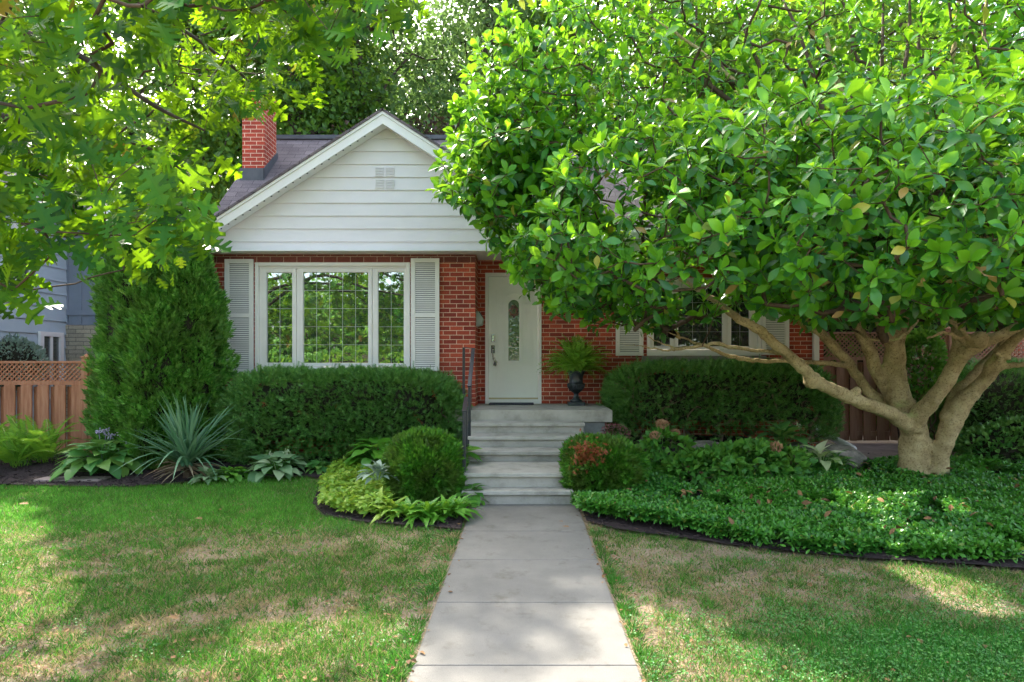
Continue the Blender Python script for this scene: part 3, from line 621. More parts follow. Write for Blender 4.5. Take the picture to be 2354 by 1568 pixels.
# window and door openings: (x0,x1,z0,z1)
FW = (xs_(588, YF), xs_(943, YF), zs_(855, YF), zs_(604, YF))
RW = (xs_(1487, YD), xs_(1748, YD), zs_(818, YD), zs_(640, YD))
DR = (xs_(1115.5, YD), xs_(1244.8, YD), .86, zs_(627.6, YD))
def wall_with_hole(mb, x0, x1, y0, y1, z0, z1, h):
    hx0, hx1, hz0, hz1 = h
    mb.box(x0, hx0, y0, y1, z0, z1); mb.box(hx1, x1, y0, y1, z0, z1)
    if hz0 > z0: mb.box(hx0, hx1, y0, y1, z0, hz0)
    mb.box(hx0, hx1, y0, y1, hz1, z1)
mb = MB(); wall_with_hole(mb, XL, XC, YF, YF + .22, -.2, 3.26, FW)
mb.box(XC - .22, XC, YF + .22, YD, -.2, 3.26)
mb.box(XL, XL + .22, YF + .22, 14, -.2, 3.3)
# entry wall, door hole and window hole
mb.box(XC - .22, DR[0], YD, YD + .22, -.2, 3.26); mb.box(DR[0], DR[1], YD, YD + .22, DR[3], 3.26); mb.box(DR[0], DR[1], YD, YD + .22, -.2, DR[2] - .02)
wall_with_hole(mb, DR[1], XR, YD, YD + .22, -.2, 3.26, RW)
mb.box(XR - .22, XR, YD + .22, 14, -.2, 3.3)
mb.build('wall', 'brick', house)
# row of upright bricks under the gable, coloured darker to show it shaded
m, t, N = newmat('shaded_header_brick'); M['header'] = brickmat('shaded_header_brick', [(0.24, .075, .06), (.17, .055, .048)], (0.45, .34, .28), bw=.206, rh=.09)
mb = MB().box(XL - .003, XC + .003, YF - .012, YF + .003, zs_(603, YF), 3.2); mb.build('header_course', 'header', house)
# gable clapboards
YG = 9.36; GX0, GX1 = xs_(478, YG), xs_(1282, YG); GB = zs_(583, YG); APX = xs_(880, 9.1); APZ = zs_(250, 9.1) - .06; SL = .643
def halfw(z): return min((GX1 - GX0) / 2, max(.02, (APZ - z) / SL))
mb = MB(); rows = 13; hh = zs_(526, YG) - zs_(556, YG); z = GB; i = 0
gc = (GX0 + GX1) / 2
edges = [GB, zs_(556, YG)]
while edges[-1] < APZ - .02: edges.append(edges[-1] + hh * .985)
for z0, z1 in zip(edges[:-1], edges[1:]):
    z1 = min(z1, APZ); w0, w1 = halfw(z0), halfw(z1)
    lo, hi = .024, .004
    V = [(APX - w0, YG - lo, z0), (APX + w0, YG - lo, z0), (APX + w1, YG - hi, z1), (APX - w1, YG - hi, z1), (APX - w0, YG + .02, z0), (APX + w0, YG + .02, z0), (APX + w1, YG + .02, z1), (APX - w1, YG + .02, z1)]
    mb.add(V, [[(0, 1, 2, 3), (5, 4, 7, 6), (1, 0, 4, 5), (2, 1, 5, 6), (0, 3, 7, 4), (3, 2, 6, 7)]])
mb.build('gable_siding', 'siding', house)
# gable vent: four little louvre groups
v = MB()
for gx in (864, 888):
    for gy0 in (386, 414):
        for k in range(6):
            x0, x1 = xs_(gx, YG), xs_(gx + 19, YG); zz = zs_(gy0 + k * 3.6, YG); v.box(x0, x1, YG - .036, YG - .02, zz - .016, zz)
v.build('gable_vent', 'siding', house)
# soffit under the gable and over the entry
mb = MB().box(xs_(414, 9.1), xs_(1346, 9.1), 9.1, YF - .003, 3.185, 3.2)
mb.box(XC + .004, XR + .3, YF, YD - .003, 3.2, 3.215); mb.build('soffit', 'trim', house)
# gable roof planes
def slab(mb, p, th=.05):
    p = np.asarray(p, float); n = unit(np.cross(p[1] - p[0], p[2] - p[0])); n = n if n[2] > 0 else -n
    V = np.vstack([p, p - n * th]); mb.add(V, [[(0, 1, 2, 3), (7, 6, 5, 4), (0, 4, 5, 1), (1, 5, 6, 2), (2, 6, 7, 3), (3, 7, 4, 0)]])
AZ = zs_(250, 9.1); HW = 466 * 9.1 / FPX; EZ = AZ - SL * HW
m_ = brickmat('gable_shingle', [(0.185, 0.155, 0.16), (0.125, 0.105, 0.11)], (0.045, 0.035, 0.04), bw=0.3, rh=0.135)
mb = MB(); Y1 = 11.3
slab(mb, [(APX, 9.06, AZ), (APX - HW, 9.06, EZ), (APX - HW, 9.9, EZ), (APX, Y1, AZ)], .035)
slab(mb, [(APX, 9.06, AZ), (APX, Y1, AZ), (APX + HW, 9.9, EZ), (APX + HW, 9.06, EZ)], .035)
mb.build('gable_roof', m_, house)
# rake boards: a narrow strip above a wide board
mb = MB()
for s_ in (-1, 1):
    def q(u, dz): return (APX + s_ * u, AZ - SL * u - dz)
    d0, d1, d2 = .042, .085, .205
    mb.prism([q(0, d0), q(HW, d0), q(HW, d1), q(0, d1)], 9.075, 9.11)
    mb.prism([q(0, d1 + .001), q(HW, d1 + .001), q(HW - .02, d2 + .02), q(0, d2 + .02)], 9.092, 9.112)
    mb.prism([q(0, d1 + .10), q(HW - .02, d1 + .10), q(HW - .02, d1 + .115), q(0, d1 + .115)], 9.113, YG - .03)
mb.build('rake_board', 'trim', house)
for k in range(26):
    u = .18 + k * .108; MB().box(APX - u - .012, APX - u + .012, 9.15, 9.17, AZ - SL * u - .212, AZ - SL * u - .19).build('soffit_vent', 'black', house)
mb = MB().box(APX - HW, APX - HW + .02, 9.11, YF, 3.2, EZ - .045); mb.box(APX - HW - .09, APX - HW - .002, 9.06, 9.9, EZ - .12, EZ - .03)
mb.box(APX - HW, GX0 - .003, 9.34, 9.36, 3.2, EZ - .045); mb.build('eavestrough', 'trim', house)
# main roof
def zr(y): return 3.9 + (y - 9.7) * .985
RX0, RX1 = -4.98, 5.25; YRI = 11.66
mb = MB(); slab(mb, [(RX0, 9.45, zr(9.45)), (RX1, 9.45, zr(9.45)), (RX1, YRI, zr(YRI)), (RX0, YRI, zr(YRI))], .07)
slab(mb, [(RX0, YRI + .002, zr(YRI) - .002), (RX1, YRI + .002, zr(YRI) - .002), (RX1, 14, zr(YRI) - 2.3), (RX0, 14, zr(YRI) - 2.3)], .07)
mb.build('roof', 'shingle', house)
mb = MB().box(RX0, RX1, YRI - .1, YRI + .1, zr(YRI) - .06, zr(YRI) + .015); mb.build('ridge_cap', 'flash', house)
mb = MB(); mb.prism([(9.62, 3.3), (13.9, 3.3), (YRI, zr(YRI) - .12), (9.62, 3.66)], XL + .01, XL + .15, 'x'); mb.build('side_gable', 'siding', house); mb = MB(); mb.prism([(9.62, 3.3), (13.9, 3.3), (YRI, zr(YRI) - .12), (9.62, 3.66)], XR - .15, XR - .01, 'x'); mb.build('side_gable', 'siding', house)
mb = MB(); mb.box(.9, RX1, 9.43, 9.45, 3.2, zr(9.45) - .05); mb.box(.9, RX1, 9.34, 9.43, 3.42, 3.52); mb.build('fascia', 'trim', house)
mb = MB(); mb.box(xs_(1870, 9.95), xs_(1882, 9.95), 9.93, 9.995, .35, 3.2); x0 = xs_(1876, 9.95)
mb.build('downspout', 'trim', house)
# chimney
CX0, CX1 = xs_(557, 10.5), xs_(608, 10.5); mb = MB().box(CX0, CX1, 10.5, 11.0, 4.2, 6.12); mb.box(CX0 - .03, CX1 + .03, 10.47, 11.03, 6.12, 6.22)
ch = mb.build('chimney', brickmat('chimney_brick', [(0.48, .075, .042), (.34, .055, .036)], (.75, .54, .40)), house)
mb = MB(); mb.box(CX0 - .03, CX1 + .01, 10.46, 10.499, 4.62, zs_(388, 10.5)); 
mb.prism([(10.46, 4.60), (11.04, 5.17), (11.04, 5.34), (10.46, zs_(388, 10.5))], CX1 + .001, CX1 + .012, 'x'); mb.build('flashing', 'flash', ch)

# windows
def rect_frame(mb, x0, x1, z0, z1, wd, y0, y1):
    mb.box(x0, x0 + wd, y0, y1, z0, z1); mb.box(x1 - wd, x1, y0, y1, z0, z1)
    mb.box(x0 + wd, x1 - wd, y0, y1, z0, z0 + wd); mb.box(x0 + wd, x1 - wd, y0, y1, z1 - wd, z1)
def triple_window(op, Y, sashes, zs0, zs1, glass, grid, label=None):
    x0, x1, z0, z1 = op
    fr = MB(); rect_frame(fr, x0, x1, z0, z1, .055, Y - .035, Y + .10)
    fr.box(x0 + .055, x1 - .055, Y - .028, Y + .09, z0 + .055, zs0 - .004); fr.box(x0 + .055, x1 - .055, Y - .004, Y + .09, zs1 + .004, z1 - .055)
    bx = [x0 + .055] + [v for s_ in sashes for v in (s_[0] - .003, s_[1] + .003)] + [x1 - .055]
    for a, b_ in zip(bx[::2], bx[1::2]):
        if b_ > a + .004: fr.box(a, b_, Y + .012, Y + .09, zs0 - .004, zs1 + .004)
    W = fr.build('window', 'trim', house); bevel(W, .005); tag(W, label)
    for (a, b_, wd, nx, nz) in sashes:
        sf = MB(); rect_frame(sf, a, b_, zs0, zs1, wd, Y - .006, Y + .05); s_o = bevel(sf.build('sash', 'trim', W), .004)
        g = MB().box(a + wd + .001, b_ - wd - .001, Y + .028, Y + .034, zs0 + wd + .001, zs1 - wd - .001); g.build('pane', glass, W)
        if grid:
            l = MB(); gx0, gx1, gz0, gz1 = a + wd, b_ - wd, zs0 + wd, zs1 - wd
            for k in range(1, nx): 
                xx = gx0 + (gx1 - gx0) * k / nx; l.box(xx - .0022, xx + .0022, Y + .0235, Y + .0275, gz0, gz1)
            for k in range(1, nz):
                zz = gz0 + (gz1 - gz0) * k / nz; l.box(gx0, gx1, Y + .0225, Y + .0270, zz - .0022, zz + .0022)
            l.build('lead_grid', 'lead', W)
    return W
S = [(xs_(603, YF), xs_(681, YF), .062, 2, 5), (xs_(688, YF), xs_(855, YF), .058, 5, 5), (xs_(861, YF), xs_(936, YF), .052, 2, 5)]
triple_window(FW, YF, S, zs_(843, YF), zs_(617, YF), 'glass', True, 'wide three-part window with leaded panes reflecting trees')
S = [(xs_(1496, YD), xs_(1548, YD), .05, 2, 4), (xs_(1552, YD), xs_(1668, YD), .05, 3, 4), (xs_(1674, YD), xs_(1730, YD), .05, 2, 4)]
triple_window(RW, YD, S, zs_(803, YD), zs_(655, YD), 'glass_dark', True, 'dark three-part window behind the magnolia')
mb = MB(); mb.box(xs_(1475, YD), xs_(1760, YD), YD - .05, YD - .002, RW[2] - .13, RW[2] - .003); bevel(mb.build('window_sill', 'sill', house), .01)
def shutter(x0, x1, z0, z1, Y, midz):
    mb = MB(); wd = .065; rect_frame(mb, x0, x1, z0, z1, wd, Y - .045, Y - .008)
    mb.box(x0 + wd, x1 - wd, Y - .044, Y - .008, midz - .035, midz + .035)
    sh = mb.build('shutter', 'shutter', house); bevel(sh, .003)
    sl = MB()
    for (a, b_) in ((z0 + wd + .006, midz - .04), (midz + .04, z1 - wd - .006)):
        n = int((b_ - a) / .0285)
        for k in range(n):
            zz = a + (b_ - a) * (k + .5) / n
            sl.prism([(Y - .042, zz - .011), (Y - .035, zz - .012), (Y - .022, zz + .007), (Y - .029, zz + .009)], x0 + wd, x1 - wd, 'x')
    sl.build('louvres', 'shutter', sh); MB().box(x0 + wd, x1 - wd, Y - .008, Y - .005, z0 + wd, z1 - wd).build('slat_shade_back', 'flash', sh)  # dark backing sheet paints the shade seen between the slats
shutter(xs_(519, YF), xs_(584.5, YF), zs_(856.6, YF), zs_(596.6, YF), YF, zs_(725.5, YF))
shutter(xs_(945.5, YF), xs_(1010.7, YF), zs_(852.7, YF), zs_(594.7, YF), YF, zs_(725, YF))
shutter(xs_(1415, YD), xs_(1478, YD), zs_(818, YD), zs_(634, YD), YD, zs_(728, YD))
shutter(xs_(1749, YD), xs_(1812, YD), zs_(816, YD), zs_(634, YD), YD, zs_(728, YD))

# door
fx0, fx1, fz0, fz1 = DR
fr = MB(); rect_frame(fr, fx0, fx1, fz0, fz1, .055, YD - .03, YD + .12); fr.box(fx0 + .003, fx1 - .003, YD - .06, YD - .031, fz0 - .02, fz0 + .02)
bevel(fr.build('door_frame', 'trim', house), .004)
DY = YD + .03; dx0, dx1, dz0, dz1 = fx0 + .057, fx1 - .057, fz0 + .05, fz1 - .057
def arch(cx, hw, z0, z1, n=14):
    """outline with round top"""
    r = hw; pts = [(cx - hw, z0), (cx + hw, z0)]
    return pts + [(cx + r * math.cos(a), z1 - r + r * 1.0 * math.sin(a)) for a in np.linspace(0, np.pi, n)]
gcx = xs_(1181, YD); ghw = .088; gz0 = zs_(829, YD); gz1 = zs_(689, YD)
mb = MB().box(dx0, dx1, DY, DY + .045, dz0, dz1); door = mb.build('door', 'door', house); bevel(door, .003)
def ring(mb, outer, inner, y0, y1):
    n = len(outer); V = [(a, y, b_) for y in (y0, y1) for P_ in (outer, inner) for a, b_ in P_]
    F = []
    for i in range(n):
        j = (i + 1) % n; F += [(i, j, n + j, n + i), (2 * n + i, 3 * n + i, 3 * n + j, 2 * n + j), (i, 2 * n + i, 2 * n + j, j), (n + i, n + j, 3 * n + j, 3 * n + i)]
    mb.add(V, [F])
mo = MB(); ring(mo, arch(gcx, ghw + .035, gz0 - .035, gz1 + .035), arch(gcx, ghw, gz0, gz1), DY - .026, DY - .001)
ring(mo, arch(gcx, ghw + .115, gz0 - .035 + .25, gz1 + .115), arch(gcx, ghw + .098, gz0 - .035 + .255, gz1 + .098), DY - .018, DY - .001)
def panel(a, b_, c, d):
    ring(mo, [(a, c), (b_, c), (b_, d), (a, d)], [(a + .014, c + .014), (b_ - .014, c + .014), (b_ - .014, d - .014), (a + .014, d - .014)], DY - .018, DY - .001)
    ring(mo, [(a + .035, c + .035), (b_ - .035, c + .035), (b_ - .035, d - .035), (a + .035, d - .035)], [(a + .043, c + .043), (b_ - .043, c + .043), (b_ - .043, d - .043), (a + .043, d - .043)], DY - .014, DY - .001)
for s_ in (-1, 1):
    a, b_ = sorted((gcx + s_ * .145, gcx + s_ * .30)); panel(a, b_, zs_(838, YD), zs_(718, YD)); panel(a, b_, zs_(880, YD), zs_(855, YD)); panel(a, b_, zs_(700, YD), zs_(665, YD))
panel(gcx - .12, gcx + .12, zs_(880, YD), zs_(840, YD))
mo.build('door_moulding', 'door', door)
n_ = len(arch(0, 1, 0, 3)); mb = MB(); mb.prism(arch(gcx, ghw + .002, gz0 - .002, gz1 + .002), DY - .006, DY - .0015); mb.build('door_glass', 'glass_door', door)
mb = MB().box(gcx - .05, gcx - .006, 9.985, 9.99, 1, 1.001) if False else MB()
hx = xs_(1133, YD); 
mb = MB().box(hx - .03, hx + .03, DY - .03, DY - .001, zs_(786, YD), zs_(769, YD)); bevel(mb.build('deadbolt', 'steel', door), .01)
mb = MB().box(hx - .03, hx + .03, DY - .02, DY - .001, zs_(812, YD), zs_(794, YD)); mb.tube([(hx, DY - .02, zs_(800, YD)), (hx - .002, DY - .06, zs_(806, YD)), (hx + .002, DY - .065, zs_(816, YD)), (hx + .004, DY - .03, zs_(826, YD))], .009); mb.build('door_handle', 'steel', door, smooth=True)
mb = MB().box(dx0, dx1, DY - .008, DY - .001, dz0 + .002, dz0 + .03); mb.build('threshold', surface('brass_sill', (.5, .42, .25), (.6, .5, .3), rough=.4, bump=0), door)
# wreath seen behind the door glass
mb = MB(); cz = gz1 - .19
ang = RNG.random(90) * 6.28; P = np.stack([gcx + .055 * np.cos(ang) + RNG.normal(size=90) * .01, np.full(90, DY - .012), cz + .075 * np.sin(ang) + RNG.normal(size=90) * .01], -1)
d = rv(90); d[:, 1] *= .2; scatter(mb, T_small, P, frames(d, np.tile([0, -1, 0.2], (90, 1))), np.full(90, .035)); wr = mb.build('door_wreath', 'barb', smooth=False)
tag(wr, 'small rusty wreath in the arched glass of the white door', 'wreath')
# lock box
lb = thing('lock_box', 'silver realtor key lock box hanging on the front door handle', 'lock box')
lx, lz = xs_(1139, YD), zs_(836, YD)
b1 = MB().box(-.028, .028, -.022, .022, -.042, .042).build('box_body', 'steel', lb); b1.location = (lx, DY - .06, lz); b1.rotation_euler = (0, R(18), 0); bevel(b1, .01)
b2 = MB().box(-.02, .02, -.004, .004, -.028, .026).build('keypad', 'black', lb); b2.location = (lx, DY - .086, lz); b2.rotation_euler = (0, R(18), 0)
MB().tube([(lx - .02, DY - .06, lz + .035), (lx - .03, DY - .06, lz + .09), (lx - .012, DY - .06, lz + .10), (lx + .004, DY - .06, lz + .04)], .005).build('shackle', 'steel', lb, smooth=True)
# mailbox on the side of the bay
mbx = thing('mailbox', 'pale metal mailbox on the side brick wall beside the door', 'mailbox')
mb = MB(); mb.prism([(XC + .002, 2.09), (XC + .08, 2.12), (XC + .10, 2.22), (XC + .04, 2.31), (XC + .002, 2.32)], 9.58, 9.84); bevel(mb.build('box_body', surface('mailbox_paint', (.34, .40, .36), (.42, .48, .43), rough=.5, bump=.05), mbx), .006)
MB().prism([(XC + .10, 2.225), (XC + .112, 2.21), (XC + .05, 2.325), (XC + .04, 2.315)], 9.57, 9.85).build('lid', 'flash', mbx)

# ------------------------------------------------------------------ steps
steps = thing('concrete_steps', 'six grey concrete steps rising to the porch slab at the front door', 'steps')
z = [0, .146, .304, .427, .565, .70, .845]; fy = [6.5, 6.675, 7.46, 7.84, 8.21, 8.57]
sx0, sx1 = xs_(1073, 6.6), xs_(1312, 6.6)
spec = [(-.66, .50), (-.66, .56), (-.70, .63), (-.72, .72), (-.73, .79)]
for k in range(5):
    a, b_ = spec[k]; y0 = fy[k]; y1 = fy[k + 1]
    mb = MB().box(a, b_, y0 + .02, y1 + .025, -.1, z[k + 1] - .045); mb.build('riser', 'concrete', steps)
    t_ = MB().box(a - .015, b_ + .015, y0 - .032, y1 + .018, z[k + 1] - .045, z[k + 1]); bevel(t_.build('tread', 'concrete', steps), .008)
pl, pr = xs_(1040, 8.6), xs_(1408, 8.57)
mb = MB().box(pl, pr, fy[5], YD - .002, z[6] - .17, z[6]); bevel(mb.build('porch_slab', 'concrete', steps), .008)
mb = MB().box(pl + .05, pr - .1, fy[5] + .06, YD - .002, -.1, z[6] - .17); mb.build('porch_base', 'block', steps)
# railing
ra = thing('stair_railing', 'black iron handrail on the left edge of the front steps', 'railing')
def bar(name, p, q, w_, h_):
    p, q = np.array(p, float), np.array(q, float); d = unit(q - p); x = unit(np.cross(d, [0, 0, 1])) if abs(d[2]) < .95 else np.array([1., 0, 0]); u = np.cross(x, d)
    V = [pt + sx * x * w_ / 2 + sz * u * h_ / 2 for pt in (p, q) for sx, sz in ((-1, -1), (1, -1), (1, 1), (-1, 1))]
    o = MB().add(V, [[(0, 1, 2, 3), (7, 6, 5, 4), (0, 4, 5, 1), (1, 5, 6, 2), (2, 6, 7, 3), (3, 7, 4, 0)]]).build(name, 'black', ra); return bevel(o, .003)
Xp = xs_(1066, 8.75); bar('post', (Xp, 8.75, z[6]), (Xp, 8.75, zs_(799, 8.75)), .036, .036)
XB = xs_(1088, 8.6); zt = zs_(801, 8.6)
bar('top_bar', (Xp, 8.75, zs_(799, 8.75)), (XB, 8.6, zt), .012, .012)
zb = zs_(889, 7.87); XB2 = xs_(1079, 7.87); bar('handrail', (XB, 8.6, zt), (XB2, 7.87, zb), .05, .022)
bar('post', (XB2, 7.88, z[3]), (XB2, 7.88, zb - .01), .036, .036)
zc = zs_(946, 6.72); XB3 = xs_(1067, 6.72); bar('handrail', (xs_(1072, 7.3), 7.3, zs_(914, 7.3)), (XB3, 6.72, zc), .048, .022)
bar('post', (XB3, 6.73, z[2]), (XB3, 6.73, zc - .01), .036, .036); bar('post', (xs_(1072, 7.28), 7.28, z[2]), (xs_(1072, 7.28), 7.28, zs_(914, 7.3) - .01), .03, .03)
bar('thin_upright', (xs_(1084, 8.65), 8.65, z[6]), (xs_(1084, 8.65), 8.65, zt), .008, .008)  # thin black vertical bar from the porch slab to rail height
# door mat
o = MB().box(xs_(1124, 9.7), xs_(1227, 9.7), 9.62, 9.93, z[6] + .002, z[6] + .022).build('door_mat', surface('rubber_mat', (.03, .035, .05), (.07, .08, .10), scale=60, rough=.9, bump=.5)); bevel(o, .006)
tag(o, 'dark rubber door mat lying in front of the white door', 'door mat')
# urn with fern
ux, uy = xs_(1325, 9.55), 9.6; k_ = 9.6 / FPX
urn = thing('garden_urn', 'black footed iron urn standing on the porch slab', 'urn')
bevel(MB().box(ux - .135, ux + .135, uy - .135, uy + .135, z[6], z[6] + .055).build('plinth', 'urn', urn), .008)
MB().lathe([(.095, .055), (.10, .075), (.06, .10), (.042, .14), (.034, .17), (.045, .19), (.06, .205), (.095, .24), (.125, .29), (.135, .33), (.138, .345), (.115, .35), (.11, .36), (.108, .42), (.118, .48), (.135, .52), (.155, .535), (.15, .545), (.125, .53), (.06, .52)], (ux, uy, z[6]), 32).build('bowl', 'urn', urn, smooth=True)
mb = MB()
for k in range(28):
    a = k / 28 * 6.283; mb.tube([(ux + r * math.cos(a), uy + r * math.sin(a), z[6] + h) for r, h in ((.064, .21), (.10, .245), (.131, .295), (.139, .335))], [.004, .006, .008, .006], 5)
mb.build('fluting', 'urn', urn, smooth=True)
def fern(name, c, n, L, el=(5, 80), mat='fern', T=T_frond):
    az = RNG.random(n) * 6.283; e = np.radians(RNG.uniform(el[0], el[1], n)); d = np.stack([np.cos(e) * np.cos(az), np.cos(e) * np.sin(az), np.sin(e)], -1)
    up = -d * d[:, 2:3] + np.array([0, 0, 1.]) + rv(n, .1); P = np.array(c) + d * .02 + rv(n, .02) * np.array([1, 1, .2])
    mb = MB(); scatter(mb, T, P, frames(d, up), L * RNG.uniform(.65, 1.08, n)); return mb
o = fern('x', (ux, uy, z[6] + .53), 210, .64, (-2, 86)).build('potted_fern', 'fern', smooth=False)
tag(o, 'bushy bright green fern filling the black urn on the porch', 'fern')

# ------------------------------------------------------------------ fences
def post_cap(mb, x, y, z, s):
    mb.box(x - s, x + s, y - s, y + s, z, z + .02); V = [(x - s * .7, y - s * .7, z + .02), (x + s * .7, y - s * .7, z + .02), (x + s * .7, y + s * .7, z + .02), (x - s * .7, y + s * .7, z + .02), (x, y, z + .07)]
    mb.add(V, [[(0, 1, 4), (1, 2, 4), (2, 3, 4), (3, 0, 4)], [(3, 2, 1, 0)]])
def fence(name, label, xa, xb, Y, z0, top, lat, mat, pitch, bw, posts, gap=.35):
    f = thing(name, label, 'fence')
    r = MB(); r.box(xa, xb, Y - .03, Y + .03, top - .035, top); r.box(xa, xb, Y - .03, Y + .03, lat - .06, lat); r.box(xa, xb, Y - .02, Y + .02, z0 + .08, z0 + .16); bevel(r.build('rail', mat, f), .004)
    b = MB(); x = xa; i = 0
    while x < xb:
        b.box(x, x + bw, Y - .045, Y - .024, z0 + RNG.random() * .01, lat - .061); 
        b.box(x + bw + gap * 0 - .02, x + pitch + .02, Y + .024, Y + .045, z0, lat - .09); x += pitch; i += 1
    bevel(b.build('boards', mat, f), .003)
    l = MB(); h = top - .035 - lat
    n = int((xb - xa + h) / .075)
    for k in range(n):
        x = xa + k * .075 - h
        for s_, yy in ((1, -.012), (-1, .002)):
            u0, u1 = (x, x + h) if s_ > 0 else (x + h, x)
            if min(u0, u1) < xa or max(u0, u1) > xb: continue
            l.prism([(u0 - .014, lat), (u0 + .014, lat), (u1 + .014, top - .035), (u1 - .014, top - .035)], Y + yy, Y + yy + .008)
    l.build('lattice', mat, f)
    for px_ in posts:
        p = MB().box(px_ - .05, px_ + .05, Y - .05, Y + .05, z0 - .1, top + .05); post_cap(p, px_, Y, top + .05, .062); bevel(p.build('post', mat, f), .004)
    return f
xf = xs_(199, 9.5)
fence('wooden_fence', 'orange cedar fence with lattice top beside the tall evergreens', -11.5, -5.2, 9.5, 0.02, zs_(830, 9.5), zs_(876, 9.5), 'cedar', .262, .17, [xf, xf - 2.4, xf - 4.5])
fence('wooden_fence', 'dark brown board fence with lattice behind the magnolia trunk', 4.93, 11.5, 10.6, .16, 2.05, 1.62, 'brownwood', .235, .125, [5.0, 7.4, 9.8])
# ------------------------------------------------------------------ neighbour houses
nb = thing('neighbour_house', 'blue grey shingled house beyond the cedar fence', 'house')
NX, NY = -9.5, 12.6
def clap(mb, x, y0, y1, z0, z1, h, holes=()):
    z_ = z0
    while z_ < z1:
        zt_ = min(z_ + h, z1); mb.add([(x + .03, y0, z_), (x + .03, y1, z_), (x + .006, y1, zt_), (x + .006, y0, zt_), (x, y0, z_), (x, y1, z_)], [[(0, 1, 2, 3), (4, 5, 1, 0)]]); z_ += h
mb = MB().box(-17, NX, 7.5, NY, 0, 4.7); clap(mb, NX, 7.5, NY, .2, 4.7, .27); mb.build('wall', 'blue', nb)
mb = MB().box(-17, NX + 1.3, NY + .01, 16, 2.3, 4.7)
for k in range(5): mb.box(NX + .02 + k * .28, NX + .05 + k * .28, NY - .012, NY + .008, 2.33, 4.7)
mb.box(NX + .02, NX + 1.3, NY - .02, NY + .006, 2.5, 2.6); mb.build('bay_wall', 'slate', nb)
MB().box(NX + .01, NX + 1.3, NY - .03, 16, 0, 2.29).build('stone_base', 'stone', nb)
mb = MB().box(-17.2, NX + .45, 7.2, NY + .3, 4.46, 4.62); mb.box(NX + .45, NX + 1.7, NY - .4, 16, 4.462, 4.6); mb.build('eave', 'trim', nb)
mb = MB(); mb.prism([(NX + .5, 4.63), (-13.2, 6.9), (-17.4, 4.63)], 7.1, 16.2); mb.build('roof', 'shingle', nb)
def side_window(y0, y1, z0, z1):
    f = MB(); X = NX + .031
    f.box(X, X + .05, y0, y0 + .09, z0, z1); f.box(X, X + .05, y1 - .09, y1, z0, z1); f.box(X, X + .05, y0 + .09, y1 - .09, z0, z0 + .09); f.box(X, X + .05, y0 + .09, y1 - .09, z1 - .09, z1); f.box(X, X + .04, (y0 + y1) / 2 - .025, (y0 + y1) / 2 + .025, z0 + .09, z1 - .09)
    W = f.build('window', 'trim', nb); MB().box(X, X + .01, y0 + .09, y1 - .09, z0 + .09, z1 - .09).build('pane', 'glass_dark', W)
def nby(px): return -(-NX) * FPX / (px - 1207)
side_window(nby(84), nby(138), .8, 2.13 + .0)
side_window(nby(20), nby(70), 3.0, 4.1)
nb2 = thing('brick_garage', 'dark brick building glimpsed at the right edge behind the hedge', 'building')
MB().box(9.9, 15, 12.2, 17, 0, 3.0).build('wall', 'brick', nb2); MB().prism([(9.5, 3.0), (15.4, 3.0), (12.45, 4.8)], 12.0, 17.2).build('roof', 'shingle', nb2)

# the crowns stay open along a few lines to the sun, where the photograph has sun flecks on the ground cover
FLECKS = [np.array([*onground(a, b_, .2), .2]) for a, b_ in [(1945, 1122), (1985, 1145), (2030, 1165), (2075, 1185), (2050, 1240), (2110, 1255), (2085, 1118), (2130, 1135), (2170, 1155), (2100, 1200), (2010, 1135), (1965, 1150), (2145, 1290)]]
SUNNY = [np.array([*onground(a, b_), 0]) for a, b_ in [(5, 1185), (15, 1230), (5, 1290), (15, 1360), (-10, 1450), (20, 1530), (-80, 1250), (-70, 1400), (640, 1500), (720, 1520), (820, 1480), (560, 1560), (1480, 1450), (1600, 1450), (1700, 1480), (1800, 1530), (1560, 1530)]]
SV = np.array(sundir)
def off_rays(P, r, base=None):
    k = np.ones(len(P), bool)
    for f, q in [(f, r) for f in FLECKS] + ([(f, r * .8 + .12) for f in SUNNY] if base else []):
        d = P - f; k &= np.linalg.norm(d - np.outer(d @ SV, SV), axis=1) > q
    return k
